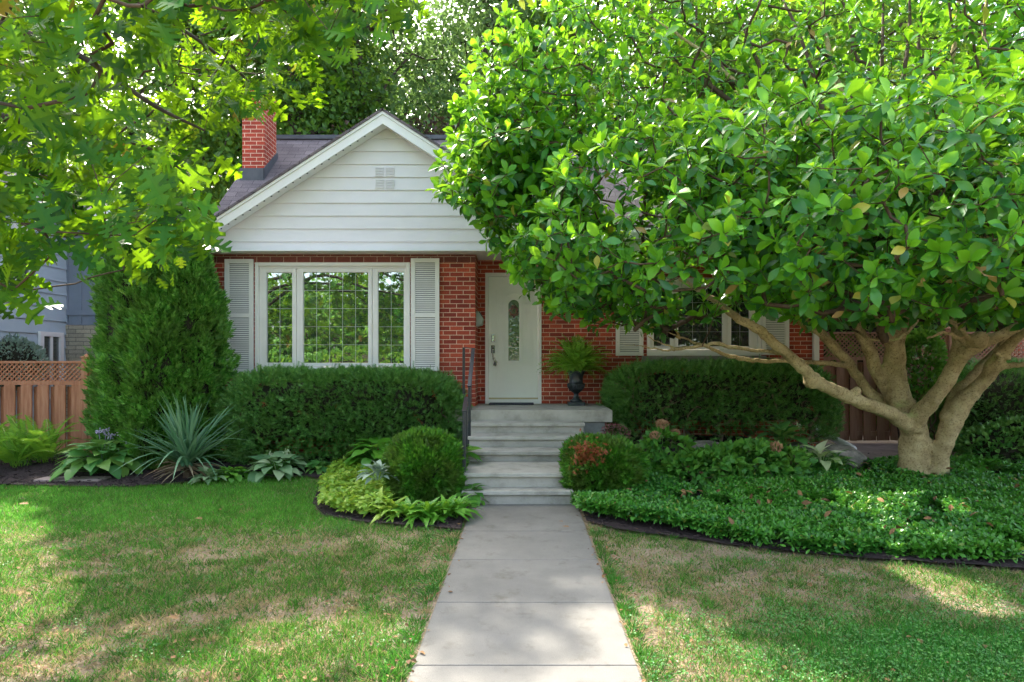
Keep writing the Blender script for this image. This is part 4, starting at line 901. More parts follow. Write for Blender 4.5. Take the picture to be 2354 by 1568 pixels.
# ------------------------------------------------------------------ trees behind the house and across the street
def sphere_pts(n): return unit(rv(n))
def tree(name, label, base, trunk_h, cen, rad, ncl, per, leaf, mat, bark='darkbark', group=None, T=T_wide, cat='tree', trunk_r=.22, cl=.42, bot=-.75, hollow=.55):
    t = thing(name, label, cat, group, loc=base)
    cen = np.array(cen, float); rad = np.array(rad, float); d = sphere_pts(ncl * 2); d = d[d[:, 2] > bot][:ncl]; n = len(d)
    r = (hollow + (1 - hollow) * RNG.random(n)) * (.82 + .3 * fbm(d[:, 0] * 3 + cen[0], d[:, 2] * 3 + d[:, 1] * 2 + 5, 2))
    tips = cen + d * rad * r[:, None]; tips = tips[off_rays(tips, cl * .9, True)]; n = len(tips)
    b0 = np.array(base); nodes = [(b0, -1)]; k = 6
    for i in range(1, k + 1): nodes.append((b0 + (cen - b0) * np.array([1, 1, 0]) * (i / k) * .5 + np.array([RNG.normal() * .08, RNG.normal() * .08, trunk_h * i / k]), i - 1))
    A, B, ra, rb, dirs = grow(nodes, tips, step=.7, rt=.012, p=2.1, jit=.10, rmax=trunk_r)
    mb = MB(); edge_mesh(mb, A, B, ra, rb, 6); o = mb.build('trunk', bark, t, smooth=True, origin=base); o.location = (0, 0, 0)
    P = np.repeat(tips, per, axis=0) + rv(n * per) * cl * np.array([1, 1, .62]); P = P[off_rays(P, .32, True)]; m_ = len(P)
    out = unit(P - cen); dd = out * .5 + rv(m_, .7); dd[:, 2] -= .3; up = rv(m_, .55); up[:, 2] += 1
    mb = MB(); scatter(mb, T, P, frames(dd, up), leaf * RNG.uniform(.6, 1.25, m_)); o = mb.build('crown', mat, t, origin=base); o.location = (0, 0, 0)
    return t
G1 = 'trees behind the house'
tree('leafy_tree', 'tall grey green tree with sky gaps rising straight behind the gable', (-3.2, 19, 0), 7, (-3.4, 19, 10.4), (4.8, 3.6, 6.6), 430, 90, .15, 'bgleaf2', group=G1, cl=.48)
tree('leafy_tree', 'bright green tree behind the blue grey house', (-12, 17.5, 0), 6, (-11.5, 17.5, 9.6), (5.6, 3.4, 7.4), 520, 75, .17, 'bgleaf', group=G1, cl=.55)
tree('leafy_tree', 'sunlit tree seen past the right side of the gable', (3.6, 20, 0), 6, (3.4, 20, 10), (4.2, 3.4, 6.4), 290, 75, .17, 'bgleaf', group=G1, cl=.5)
tree('leafy_tree', 'broad tree behind the upper right magnolia branches', (10.5, 18, 0), 5, (9.6, 18, 8.2), (5.4, 3.4, 6.2), 340, 75, .17, 'bgleaf', group=G1, cl=.5)
tree('leafy_tree', 'dense green tree behind the brick chimney', (-7.2, 16.4, 0), 5, (-7.0, 16.4, 8.6), (3.7, 2.2, 6.6), 350, 85, .14, 'bgleaf', group=G1, cl=.4)
tree('leafy_tree', 'farther dark tree closing the gap between the chimney and the magnolia', (-1.5, 27, 0), 7, (-2, 27, 9.5), (8.5, 4, 8.0), 320, 75, .24, 'bgleaf2', group=G1, cl=.75)
tree('leafy_tree', 'farther dark tree showing through the magnolia branches', (12, 27, 0), 7, (12, 27, 9.5), (8.5, 4, 8.0), 380, 80, .28, 'bgleaf2', group=G1, cl=.8)
tree('purple_beech', 'dark purple leaved tree just above the gable peak', (-2.6, 15.6, 0), 4, (-2.7, 15.5, 6.0), (2.7, 1.2, 1.75), 120, 95, .11, 'beech', cl=.3)
G2 = 'trees across the street'
STREET = True
for lab, x, y, h in (('street tree across the road, farthest left', -15.5, -17, 6), ('street tree across the road, reflected in the left pane', -10.5, -17, 6), ('street tree across the road, reflected in the wide middle pane', -6.0, -16, 5.6), ('street tree across the road, reflected in the right pane', -1.2, -17, 6), ('street tree across the road, farthest right', 4, -17, 6)):
    tree('street_tree', lab, (x, y, 0), 2.2, (x, y, h * .52), (3.4, 2.0, h * .62), 170, 60, .26, 'bgleaf', group=G2, cl=.5, trunk_r=.2)
# low green mass closing the view beyond the fences
def bush(name, label, cat, cen, rad, n, T, L, mat, core=True, flat=0, group=None, rough=.1, kind=None, sq=2.0, coremat='core_shade', zmin=None, twig='twig', axis_up=.35, dead=0, nf=1.5, stems=0, lower=1.0):
    """rounded or box-like shrub: leaves through a shell about a solid core painted dark for the shade inside"""
    cen = np.array(cen, float); rad = np.array(rad, float); t = thing(name, label, cat, group, loc=(cen[0], cen[1], float(gz(cen[0], cen[1]))))
    base = np.array(t.location)
    d = sphere_pts(n); s_ = (np.abs(d) ** sq).sum(1) ** (-1 / sq); wob = 1 + rough * 2 * (fbm(d[:, 0] * nf * s_ * rad[0] + 3 + cen[0], (d[:, 2] * rad[2] + d[:, 1] * rad[1]) * nf * s_ + 7, 3) - .5)
    r = s_ * wob * (1 - .16 * RNG.random(n) ** 1.4); P = cen + d * rad * r[:, None]
    g = np.sign(d) * np.abs(d) ** (sq - 1) / rad; nrm = unit(g)
    k = P[:, 2] > (gz(P[:, 0], P[:, 1]) + .02 if zmin is None else zmin)
    if lower < 1:   # thin towards the bottom so the stems show
        h = (P[:, 2] - (cen[2] - rad[2])) / (2 * rad[2]); k &= RNG.random(n) < np.clip(lower + (1 - lower) * (h - .15) / .4, .05, 1)
    P, nrm = P[k], nrm[k]; m_ = len(P)
    dd = unit(nrm * 1.0 + rv(m_, .45) + np.array([0, 0, axis_up])); up = nrm * .3 + rv(m_, .6) + np.array([0, 0, .5])
    if sq > 3:
        st_ = RNG.random(m_) < .05; P[st_] += nrm[st_] * RNG.uniform(.01, .07, (st_.sum(), 1)) + np.array([0, 0, .01])
    sel = RNG.random(m_) < dead
    mb = MB(); scatter(mb, T, P[~sel], frames(dd[~sel], up[~sel]), L * RNG.uniform(.65, 1.3, (~sel).sum())); o = mb.build('foliage', mat, t, origin=base); o.location = (0, 0, 0)
    if dead:
        cc = P[RNG.integers(0, m_, max(1, int(dead * 260)))]; 
        for c_ in cc:
            q = c_ + rv(9, .016); mb = MB(); scatter(mb, T, q, frames(rv(9) + np.array([0, -1, .3]), rv(9)), L * .8 * RNG.uniform(.6, 1.2, 9)); o = mb.build('rusty_sprig', 'deadneedle', t, origin=base); o.location = (0, 0, 0)
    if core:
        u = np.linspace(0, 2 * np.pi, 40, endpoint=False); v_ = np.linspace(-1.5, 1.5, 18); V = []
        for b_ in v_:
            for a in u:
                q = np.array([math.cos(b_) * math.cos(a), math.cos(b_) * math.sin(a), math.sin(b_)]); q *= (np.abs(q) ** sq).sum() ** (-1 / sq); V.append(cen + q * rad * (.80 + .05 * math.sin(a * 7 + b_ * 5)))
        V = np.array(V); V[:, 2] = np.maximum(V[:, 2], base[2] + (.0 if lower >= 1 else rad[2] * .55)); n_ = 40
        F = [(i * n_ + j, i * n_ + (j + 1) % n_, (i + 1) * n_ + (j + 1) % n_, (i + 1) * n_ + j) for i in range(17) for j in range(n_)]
        o = MB().add(V, [F]).build('inner_shade_core', coremat, t, smooth=True, origin=base); o.location = (0, 0, 0)  # solid dark filler: shaded depth by colour, stops see-through
    if stems:
        tips = P[RNG.integers(0, m_, stems)] - (P[RNG.integers(0, m_, stems)] * 0); tips = cen + (tips - cen) * .96
        sx = np.linspace(-.75, .75, 7) * rad[0] + cen[0]
        own = np.argmin(np.abs(tips[:, 0:1] - sx[None]) + RNG.random((len(tips), 7)) * .5, axis=1)
        for i, x in enumerate(sx):
            tt = tips[own == i]
            if len(tt) < 3: continue
            yy = cen[1] + RNG.normal() * .1; gg = float(gz(x, yy)); A, B, ra, rb, _ = grow([(np.array([x, yy, gg]), -1), (np.array([x + RNG.normal() * .03, yy, gg + .12]), 0)], tt, step=.12, rt=.0045, jit=.02, rmax=.03, up=.4)
            mb = MB(); edge_mesh(mb, A, B, ra, rb, 4); o = mb.build('stem', 'barestem' if lower < .5 else twig, t, smooth=True, origin=base); o.location = (0, 0, 0)
    return t
for x_, lb_ in ((-16, 'farthest left'), (-9, 'left'), (-2, 'middle'), (5, 'right')):
    bush('street_hedge', lb_ + ' stretch of the leafy hedge across the street, seen only as a reflection', 'hedge', (x_, -14.5, 1.0), (3.6, 1.0, 1.4), 3500, T_wide, .22, 'bgleaf', rough=.3)
bush('leafy_shrub', 'green shrub mass beyond the left fence beside the blue grey house', 'shrub', at(-5, 835, 11.2), (.85, .6, .55), 3500, T_small, .07, 'silver', rough=.25)
bush('leafy_shrub', 'tall dark green shrub mass behind the brown fence', 'shrub', (8.0, 13.6, 2.0), (3.2, 1.0, 2.0), 9000, T_wide, .15, 'bgleaf', rough=.25)
bush('leafy_shrub', 'green shrub mass between the two houses on the left', 'shrub', (-7.0, 13.6, 2.0), (1.2, .9, 2.6), 7000, T_wide, .13, 'bgleaf', rough=.25)

# ------------------------------------------------------------------ arborvitae
def arbor(label, x, y, h, r, n, lean=0, rmaxat=.33):
    t = thing('arborvitae', label, 'evergreen', 'tall evergreens at the left house corner', loc=(x, y, 0.05))
    base = np.array([x, y, .05]); zz = RNG.random(n) ** 1.05; a = RNG.random(n) * 2 * np.pi
    def prof(t_): return r * np.where(t_ < rmaxat, .80 + .2 * t_ / rmaxat, np.maximum(0, 1 - ((t_ - rmaxat) / (1 - rmaxat)) ** 1.75) ** .8)
    lump = 1 + .8 * (fbm(a * 2.2 + x * 3, zz * 7 + 3, 3) - .5) * 2 * .7
    rr = prof(zz) * lump * (1 - .2 * RNG.random(n) ** 1.5); P = np.stack([x + lean * zz + rr * np.cos(a), y + rr * np.sin(a), .05 + zz * h], -1)
    out = np.stack([np.cos(a), np.sin(a), np.zeros(n)], -1); dd = out * .75 + np.array([0, 0, .75]) + rv(n, .32); up = np.cross(dd, rv(n, 1)) + out * .2
    mb = MB(); scatter(mb, T_spray, P, frames(dd, up), 0.115 * RNG.uniform(.55, 1.35, n)); o = mb.build('foliage', 'cedarleaf', t, origin=base); o.location = (0, 0, 0)
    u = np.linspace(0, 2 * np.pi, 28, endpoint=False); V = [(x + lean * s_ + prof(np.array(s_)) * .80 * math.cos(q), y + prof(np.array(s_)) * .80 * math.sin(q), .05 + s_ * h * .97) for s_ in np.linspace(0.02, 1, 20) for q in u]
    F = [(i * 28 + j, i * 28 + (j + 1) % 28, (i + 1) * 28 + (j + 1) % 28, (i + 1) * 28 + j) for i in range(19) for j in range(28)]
    o = MB().add(V, [F]).build('inner_shade_core', 'core_shade', t, smooth=True, origin=base); o.location = (0, 0, 0)  # closed dark cone inside the column, its shade given by colour
arbor('tallest evergreen column at the left end of the house, nearest the cedar fence', xs_(333, 8.85), 8.85, 4.5, .62, 16000)
arbor('shorter evergreen column touching the left white shutter', xs_(430, 8.75), 8.75, 3.38, .45, 13000, rmaxat=.42)
arbor('low middle evergreen column filling the gap between the two taller ones', xs_(378, 8.7), 8.5, 2.5, .44, 9000, rmaxat=.5)

# ------------------------------------------------------------------ clipped hedges
def hedge(label, x0, x1, y0, y1, z0, z1, n, lower, dead, stems):
    return bush('yew_hedge', label, 'hedge', ((x0 + x1) / 2, (y0 + y1) / 2, (z0 + z1) / 2), ((x1 - x0) / 2, (y1 - y0) / 2, (z1 - z0) / 2), n, T_yew, .10, 'yew', rough=.13, sq=5.0, nf=3.2, dead=dead, lower=lower, stems=stems)
hedge('long dark clipped yew hedge under the wide front window', xs_(506, 8.4), xs_(1050, 8.5), 8.35, 9.25, -.1, 1.36, 30000, .85, .10, 60)
hedge('dark yew hedge with bare lower stems under the window behind the magnolia', xs_(1412, 9.2), xs_(1905, 9.2), 8.85, 9.75, .12, 1.47, 24000, .12, .02, 420)
bush('yew_hedge', 'tall dark yew hedge at the right edge beyond the magnolia trunk', 'hedge', (8.0, 9.6, .7), (1.35, .8, .78), 12000, T_yew, .09, 'yew', rough=.08, sq=4, nf=2)
bush('leafy_shrub', 'loose green shrub just left of the magnolia trunk by the brown fence', 'shrub', at(2115, 850, 9.6), (.36, .3, .75), 1500, T_wide, .085, 'hydr', rough=.3, core=False, stems=60)
bush('leafy_shrub', 'dark low shrub in the shade right of the magnolia trunk', 'shrub', (6.9, 8.3, .35), (1.0, .5, .42), 3500, T_wide, .07, 'yew', rough=.3)

# round bushes by the steps
bush('globe_cedar', 'round clipped green bush left of the steps', 'bush', at(977, 1084, 6.75), (.41, .4, .40), 9000, T_spray, .085, 'globe', rough=.22, nf=4, dead=.0)
bush('globe_cedar', 'squarish clipped bush with a rusty bare patch right of the steps', 'bush', at(1385, 1080, 6.85), (.40, .4, .345), 9000, T_spray, .085, 'globe', rough=.2, nf=4, sq=2.6)
q = at(1352, 1040, 6.45); n = 260; P = q + rv(n) * np.array([.085, .02, .07]); mb = MB(); scatter(mb, T_spray, P, frames(rv(n) + np.array([0, -1, 0]), rv(n)), .06 * RNG.uniform(.6, 1.2, n))
rp_ = mb.build('rusty_sprigs', 'deadneedle'); rp_.parent = [o for o in C.objects if o.name.startswith('globe_cedar') and o.type == 'EMPTY'][-1]; rp_.matrix_parent_inverse = rp_.parent.matrix_world.inverted() if False else rp_.matrix_parent_inverse
rp_.location = tuple(-np.array(rp_.parent.location))
n = 90; P = at(1385, 1135, 6.6) + rv(n) * np.array([.16, .06, .02])

# ------------------------------------------------------------------ perennials
def gpt(px, py, z=.05): x, y = onground(px, py, z); return (x, y, float(gz(x, y)))
def clump(name, label, cat, c, n, L, mat, T=T_hosta, el=(15, 70), group=None, spreadr=.05, flowers=0, fmat='petal', smooth=True):
    c = np.array(c, float); t = thing(name, label, cat, group, loc=tuple(c))
    az = np.arange(n) * 2.4 + RNG.normal(size=n) * .25; e = np.radians(el[1] - (el[1] - el[0]) * (np.arange(n) + .5) / n + RNG.normal(size=n) * 6)
    d = np.stack([np.cos(e) * np.cos(az), np.cos(e) * np.sin(az), np.sin(e)], -1); up = -d * d[:, 2:3] + np.array([0, 0, 1.]) + rv(n, .12)
    P = d * np.array([1, 1, 0]) * spreadr + np.array([0, 0, .01]); mb = MB(); scatter(mb, T, P, frames(d, up), L * RNG.uniform(.75, 1.15, n)); mb.build('leaves', mat, t, smooth=smooth)
    if flowers:
        s_ = MB()
        for k in range(flowers):
            f = MB()
            a = RNG.random() * 6.28; ln = L * RNG.uniform(.3, .7); top = np.array([math.cos(a) * ln, math.sin(a) * ln, L * RNG.uniform(.72, .95)]); s_.tube([(0, 0, .02), tuple(top * [.5, .5, .6]), tuple(top)], .003, 4)
            m_ = 12; Q = top + rv(m_, .02) ; scatter(f, T_small, Q, frames(rv(m_) + np.array([0, 0, -.6]), rv(m_)), np.full(m_, .04)); f.build('flower', fmat, t)
        s_.build('flower_stalk', 'hosta', t)
    return t
def mound(name, label, cat, c, n, Rr, H, L, mat, T=T_heart, group=None, flowers=0, fmat='petal'):
    """overlapping leaves laid like shingles over a low dome, each on its stalk"""
    c = np.array(c, float); t = thing(name, label, cat, group, loc=tuple(c)); s_ = (np.arange(n) + .5) / n; az = np.arange(n) * 2.4 + RNG.normal(size=n) * .2
    r_ = Rr * np.sqrt(s_) * .82; zz = H * (1 - .72 * s_ ** 1.6) * RNG.uniform(.85, 1.12, n); o_ = np.stack([np.cos(az), np.sin(az), np.zeros(n)], -1)
    P = o_ * r_[:, None]; P[:, 2] = zz; tilt = .55 - 1.05 * s_ + RNG.normal(size=n) * .15; d = o_ + np.array([0, 0, 1]) * tilt[:, None] + rv(n, .15); up = o_ * .45 + np.array([0, 0, 1.]) + rv(n, .15)
    mb = MB(); scatter(mb, T, P, frames(d, up), L * RNG.uniform(.7, 1.2, n)); mb.build('leaves', mat, t, smooth=True)
    mb = MB()
    for p in P: mb.tube([(p[0] * .08, p[1] * .08, -.02), (p[0] * .5, p[1] * .5, p[2] * .7), tuple(p)], .004, 4)
    mb.build('stalks', 'hydr', t, smooth=True)
    for k in range(flowers):
        a = RNG.random() * 6.28; top = np.array([math.cos(a) * Rr * .5, math.sin(a) * Rr * .5, H * RNG.uniform(1.15, 1.5)]); m_ = 16; f = MB(); Q = top + rv(m_, .022)
        scatter(f, T_small, Q, frames(rv(m_) + np.array([0, 0, -.6]), rv(m_)), np.full(m_, .042)); f.tube([(0, 0, .02), tuple(top * [.5, .5, .6]), tuple(top)], .003, 4); f.build('flower', fmat, t)
    return t
mound('hosta', 'large green and yellow hosta with lilac flowers at the front of the left bed', 'hosta', gpt(238, 1090, .03), 120, .53, .36, .21, 'hosta', flowers=5)
mound('hosta', 'small yellow green hosta between the yucca and the pale hosta', 'hosta', gpt(530, 1098, .03), 60, .24, .13, .11, 'lily')
clump('hosta', 'low grey green plant tucked at the foot of the yucca', 'hosta', gpt(482, 1104, .03), 34, .22, 'hosta_var', el=(8, 75))
mound('hosta', 'pale variegated hosta in front of the long hedge', 'hosta', gpt(637, 1092, .03), 60, .38, .20, .19, 'hosta_var', flowers=2, fmat='white_petal')
mound('hosta', 'small dark green hosta between the pale hosta and the chartreuse plants', 'hosta', gpt(735, 1088, .03), 30, .16, .12, .12, 'hosta')
mound('hosta', 'round dark leaved plant at the foot of the bottom step', 'hosta', gpt(1083, 1152, .02), 40, .17, .16, .12, 'hydr')
mound('broadleaf_plant', 'bright green broad leaved plant behind the round bush at the rail', 'plant', (*at(1035, 1048, 7.3)[:2], .05), 60, .30, .46, .22, 'lily')
mound('broadleaf_plant', 'bright green broad leaved plant behind the chartreuse cover', 'plant', gpt(868, 1092, .0), 80, .42, .36, .2, 'lily')
clump('heuchera', 'silver leaved plant against the left of the round bush', 'plant', at(868, 1105, 6.45), 30, .20, 'silver', T=T_hosta, el=(5, 85))
for k, (px_, py_) in enumerate([(905, 1192), (945, 1198), (985, 1200), (1025, 1196), (1050, 1188), (880, 1182)]):
    clump('edging_hosta', ['second', 'third', 'fourth', 'fifth', 'last, nearest the walkway,', 'first'][k] + ' small hosta from the left in the row edging the left bed', 'hosta', gpt(px_, py_, .0), 44, .23, 'chart' if k in (5, 0) else 'lily', T=T_hosta_n, el=(5, 78), group='small hostas edging the left bed')
# chartreuse ground cover
poly = [G(742, 1120), G(735, 1180), G(790, 1192), G(870, 1200), G(905, 1160), G(880, 1110), G(830, 1075), G(770, 1085)]
n = 26000; x = RNG.uniform(-3.3, -1, n); y = RNG.uniform(5.5, 8.6, n); k = inpoly(x, y, poly); x, y = x[k][:4200], y[k][:4200]; n = len(x)
zt_ = .05 + .14 * fbm(x * 5, y * 5, 2) + .05; P = np.stack([x, y, zt_ * RNG.uniform(.5, 1.05, n)], -1); d = rv(n); d[:, 2] = d[:, 2] * .35; up = rv(n, .35); up[:, 2] += 1
mb = MB(); scatter(mb, T_heart, P, frames(d, up), RNG.uniform(.035, .075, n)); tag(mb.build('chartreuse_cover', 'chart', smooth=True), 'low chartreuse leafy ground cover at the left bed corner', 'ground cover', kind='stuff')
# yucca
yc = np.array(gpt(432, 1098, .03)); yu = thing('yucca', 'spiky blue green yucca with drooping dry lower leaves in the left bed', 'yucca', loc=tuple(yc))
n = 120; az = RNG.random(n) * 6.283; e = np.radians(90 - 62 * RNG.random(n) ** 1.25); d = np.stack([np.cos(e) * np.cos(az), np.cos(e) * np.sin(az), np.sin(e)], -1); up = -d * d[:, 2:3] + np.array([0, 0, 1.]) + rv(n, .1)
mb = MB(); h_ = n * 2 // 3; P = np.tile([0, 0, .18], (n, 1)) + rv(n, .03); Ls = .92 * RNG.uniform(.65, 1.1, n)
scatter(mb, strap(.18, .026), P[:h_], frames(d[:h_], up[:h_]), Ls[:h_]); scatter(mb, strap(1.0, .024), P[h_:], frames(d[h_:], up[h_:]), Ls[h_:]); mb.build('blades', 'yucca', yu, smooth=True)
n = 60; az = RNG.random(n) * 6.283; e = np.radians(RNG.uniform(-18, 12, n)); d = np.stack([np.cos(e) * np.cos(az), np.cos(e) * np.sin(az), np.sin(e)], -1); up = np.tile([0, 0, 1.], (n, 1)) + rv(n, .1)
mb = MB(); scatter(mb, strap(.35, .03), np.tile([0, 0, .16], (n, 1)) + rv(n, .03), frames(d, up), .48 * RNG.uniform(.7, 1.1, n)); mb.build('dry_leaves', 'dry', yu, smooth=True)
mb = MB().tube([(0, 0, -.02), (0.01, 0, .1), (0, 0.01, .22)], [.07, .06, .045], 8); mb.build('stem', 'twig', yu)
# dry grass stalks
mb = MB(); c = gpt(815, 1080, 0)
for k in range(22):
    a = RNG.random() * 6.28; r_ = RNG.uniform(.03, .16); mb.tube([c, (c[0] + r_ * .5 * math.cos(a), c[1] + r_ * .5 * math.sin(a), c[2] + .17), (c[0] + r_ * math.cos(a), c[1] + r_ * math.sin(a), c[2] + RNG.uniform(.22, .34))], .003, 4)
tag(mb.build('dry_stalks', 'dry'), 'thin brown dry stalks in front of the long hedge', 'dried plant')
# ferns on the far left
for k, (px_, py_, L_, lab) in enumerate([(-40, 1080, 1.0, 'tall fern at the left edge, partly cut off'), (45, 1082, .95, 'tall bright fern in front of the cedar fence, left of centre of its patch'), (105, 1075, .85, 'tall fern nearest the fence post in its patch')]):
    c = gpt(px_, py_, .03); n = 30; f = thing('garden_fern', lab, 'fern', 'ferns in front of the cedar fence', loc=c)
    mb = MB(); az = RNG.random(n) * 6.283; e = np.radians(RNG.uniform(28, 80, n)); d = np.stack([np.cos(e) * np.cos(az), np.cos(e) * np.sin(az), np.sin(e)], -1)
    up = -d * d[:, 2:3] + np.array([0, 0, 1.]) + rv(n, .15); scatter(mb, frond(26, .12), rv(n, .04) * [1, 1, .2], frames(d, up), L_ * RNG.uniform(.6, 1.05, n)); mb.build('fronds', 'fern', f)
    n = 70; az = RNG.random(n) * 6.283; P = np.stack([np.cos(az) * .2, np.sin(az) * .2, RNG.uniform(.05, .35, n)], -1) * RNG.uniform(.3, 1.4, (n, 1)); mb = MB(); scatter(mb, strap(.5, .02), P, frames(rv(n) + np.array([0, 0, .5]), rv(n)), .25 * RNG.uniform(.5, 1, n)); mb.build('low_leaves', 'hydr', f)
mb = MB(); x0, y0, _ = gpt(165, 1108, .0); mb.box(x0 - .42, x0 + .42, y0 - .1, y0 + .14, .0, .05); o = mb.build('edging_stone', 'paver'); bevel(o, .02); tag(o, 'flat pinkish edging stone beside the large hosta', 'stone')
# right bed: hydrangeas, hosta, pale plant
def leafy(name, label, cat, c, rad, n, L, mat, T=T_heart, stems=30, blooms=()):
    t = bush(name, label, cat, c, rad, n, T, L, mat, rough=.3, core=False, stems=stems, nf=3, axis_up=-.15)
    for b_ in blooms:
        m_ = 160; b0 = np.array(b_[:3]); r_ = b_[3]; P = b0 + unit(rv(m_)) * r_ * np.array([1, 1, .75]); mb = MB(); scatter(mb, T_wide, P, frames(unit(P - b0) + rv(m_, .6), unit(P - b0)), np.full(m_, .028)); o = mb.build('bloom', 'bloom', t); o.location = tuple(-np.array(t.location))
        mb = MB().tube([(b0[0], b0[1] + .02, b0[2] - .35), (b0[0] + .01, b0[1] + .01, b0[2] - .15), tuple(b0)], .004, 5); o = mb.build('stem', 'hydr', t); o.location = tuple(-np.array(t.location))
    return t
def A4(px, py, Y, r): return (*at(px, py, Y), r)
leafy('hydrangea', 'upright hydrangea with faded pink blooms beside the right clipped bush', 'hydrangea', at(1525, 1050, 7.6), (.30, .28, .36), 520, .095, 'hydr', blooms=[A4(1522, 975, 7.6, .065), A4(1507, 1002, 7.5, .055), A4(1552, 995, 7.65, .045)])
leafy('hydrangea', 'low spreading hydrangea with one brown bloom in front of the boulders', 'hydrangea', at(1720, 1068, 7.5), (.75, .4, .26), 1300, .085, 'hydr', blooms=[A4(1784, 1027, 7.3, .06)])
leafy('hydrangea', 'low leafy plant filling behind the ground cover left of the boulders', 'plant', at(1610, 1085, 7.2), (.5, .35, .22), 800, .08, 'hydr')
clump('hosta', 'dark glossy hosta with a pale flower behind the boulders', 'hosta', at(1800, 1025, 8.4), 34, .36, 'hosta', el=(5, 75), flowers=1, fmat='white_petal')
clump('pale_plant', 'pale cream leaved plant in front of the big mossy boulder', 'plant', at(1890, 1070, 7.6), 16, .32, 'white_petal', el=(10, 75), T=T_hosta)
clump('pale_plant', 'small green heart leaved plant right of the cream leaved one', 'plant', at(1925, 1075, 7.5), 14, .24, 'hosta', el=(10, 70), T=T_hosta)
leafy('barberry', 'small pinkish purple barberry sprigs behind the right clipped bush', 'shrub', at(1412, 1000, 8.0), (.2, .14, .16), 420, .028, 'barb', T=T_small, stems=40)
# boulders
def rock(label, c, r, seed):
    mb = MB(); u = np.linspace(0, 2 * np.pi, 36, endpoint=False); V = []
    for b_ in np.linspace(-1.45, 1.5, 20):
        for a in u:
            q = np.array([math.cos(b_) * math.cos(a), math.cos(b_) * math.sin(a), math.sin(b_)]); k = .8 + .42 * float(fbm(np.array(q[0] * 1.6 + seed), np.array(q[1] * 1.6 + q[2] * 2.1 + seed), 4)); q = np.sign(q) * np.abs(q) ** .8; V.append(np.array(c) + q * np.array(r) * k)
    F = [(i * 36 + j, i * 36 + (j + 1) % 36, (i + 1) * 36 + (j + 1) % 36, (i + 1) * 36 + j) for i in range(19) for j in range(36)]
    V = np.array(V); mb.add(V, [F, [tuple(range(36))[::-1]], [tuple(range(19 * 36, 20 * 36))]]); return tag(mb.build('boulder', 'rock', smooth=True), label, 'boulder', 'boulders edging the raised right bed')
rock('largest mossy boulder beside the white downspout elbow', at(1918, 1052, 8.15), (.36, .25, .17), 3)
rock('pale boulder left of the largest one', at(1838, 1042, 8.5), (.22, .2, .14), 9)
rock('boulder partly hidden by hydrangea leaves, middle of the row', at(1760, 1035, 8.5), (.25, .2, .13), 14)
rock('leftmost pinkish boulder in front of the bare hedge stems', at(1625, 1033, 8.5), (.27, .2, .12), 21)
# flagstone path on the right and splash block pipe
sheet('side_path', [(4.15, 7.9), (5.2, 7.9), (7.5, 8.6), (7.5, 10.5), (4.6, 10.5), (4.2, 9.2)], 'paver', .05, rough=0)
mb = MB().tube(catmull([at(1876, 985, 9.93) + [0, 0, .1], at(1880, 998, 9.85), at(1905, 1004, 9.5), at(1940, 1020, 9.0), at(1962, 1033, 8.7)], 6), .05, 10)
ext = mb.build('downspout_elbow', 'trim', smooth=True); ext.parent = house

# ------------------------------------------------------------------ pachysandra
PA = [G(1312, 1160), G(1335, 1195), G(1440, 1212), G(1540, 1228), G(1690, 1255), G(1800, 1272), G(1990, 1284), G(2354, 1304), G(2800, 1325), (9, 5.0), (9.5, 7.8), (6.2, 8.1), G(2060, 1085), G(1900, 1075), G(1700, 1082), G(1560, 1100), G(1480, 1110), G(1400, 1130)]
def pachy():
    n = 90000; x = RNG.uniform(.4, 9.3, n); y = RNG.uniform(4.2, 8.2, n); k = inpoly(x, y, PA) & (np.hypot(x - 4.95, y - 7.6) > .3) & (x < .88 * y); x, y = x[k][:17500], y[k][:17500]; n = len(x)
    e = .6 * np.clip((y - 4.6) * .5, 0, 1) + .4; hgt = .055 + .20 * fbm(x * 1.5, y * 1.5, 4) * e + .02 * RNG.random(n)
    P = np.stack([x, y, gz(x, y) + hgt], -1); ax = rv(n, .36); ax[:, 2] += 1; ax[:, 1] -= .12
    mb = MB(); thin = fbm(x * 2.6 + 11, y * 2.6, 3) > .37; P, ax = P[thin], ax[thin]; rosettes(mb, T_pachy, P, ax, 7, .050, (30, 92), jitter=.2); 
    P2 = P - np.array([0, 0, .055]); rosettes(mb, T_pachy, P2, ax, 3, .052, (70, 105))
    return mb
tag(pachy().build('pachysandra', 'pachy', smooth=True), 'dense glossy green ground cover around the magnolia trunk', 'ground cover', kind='stuff')

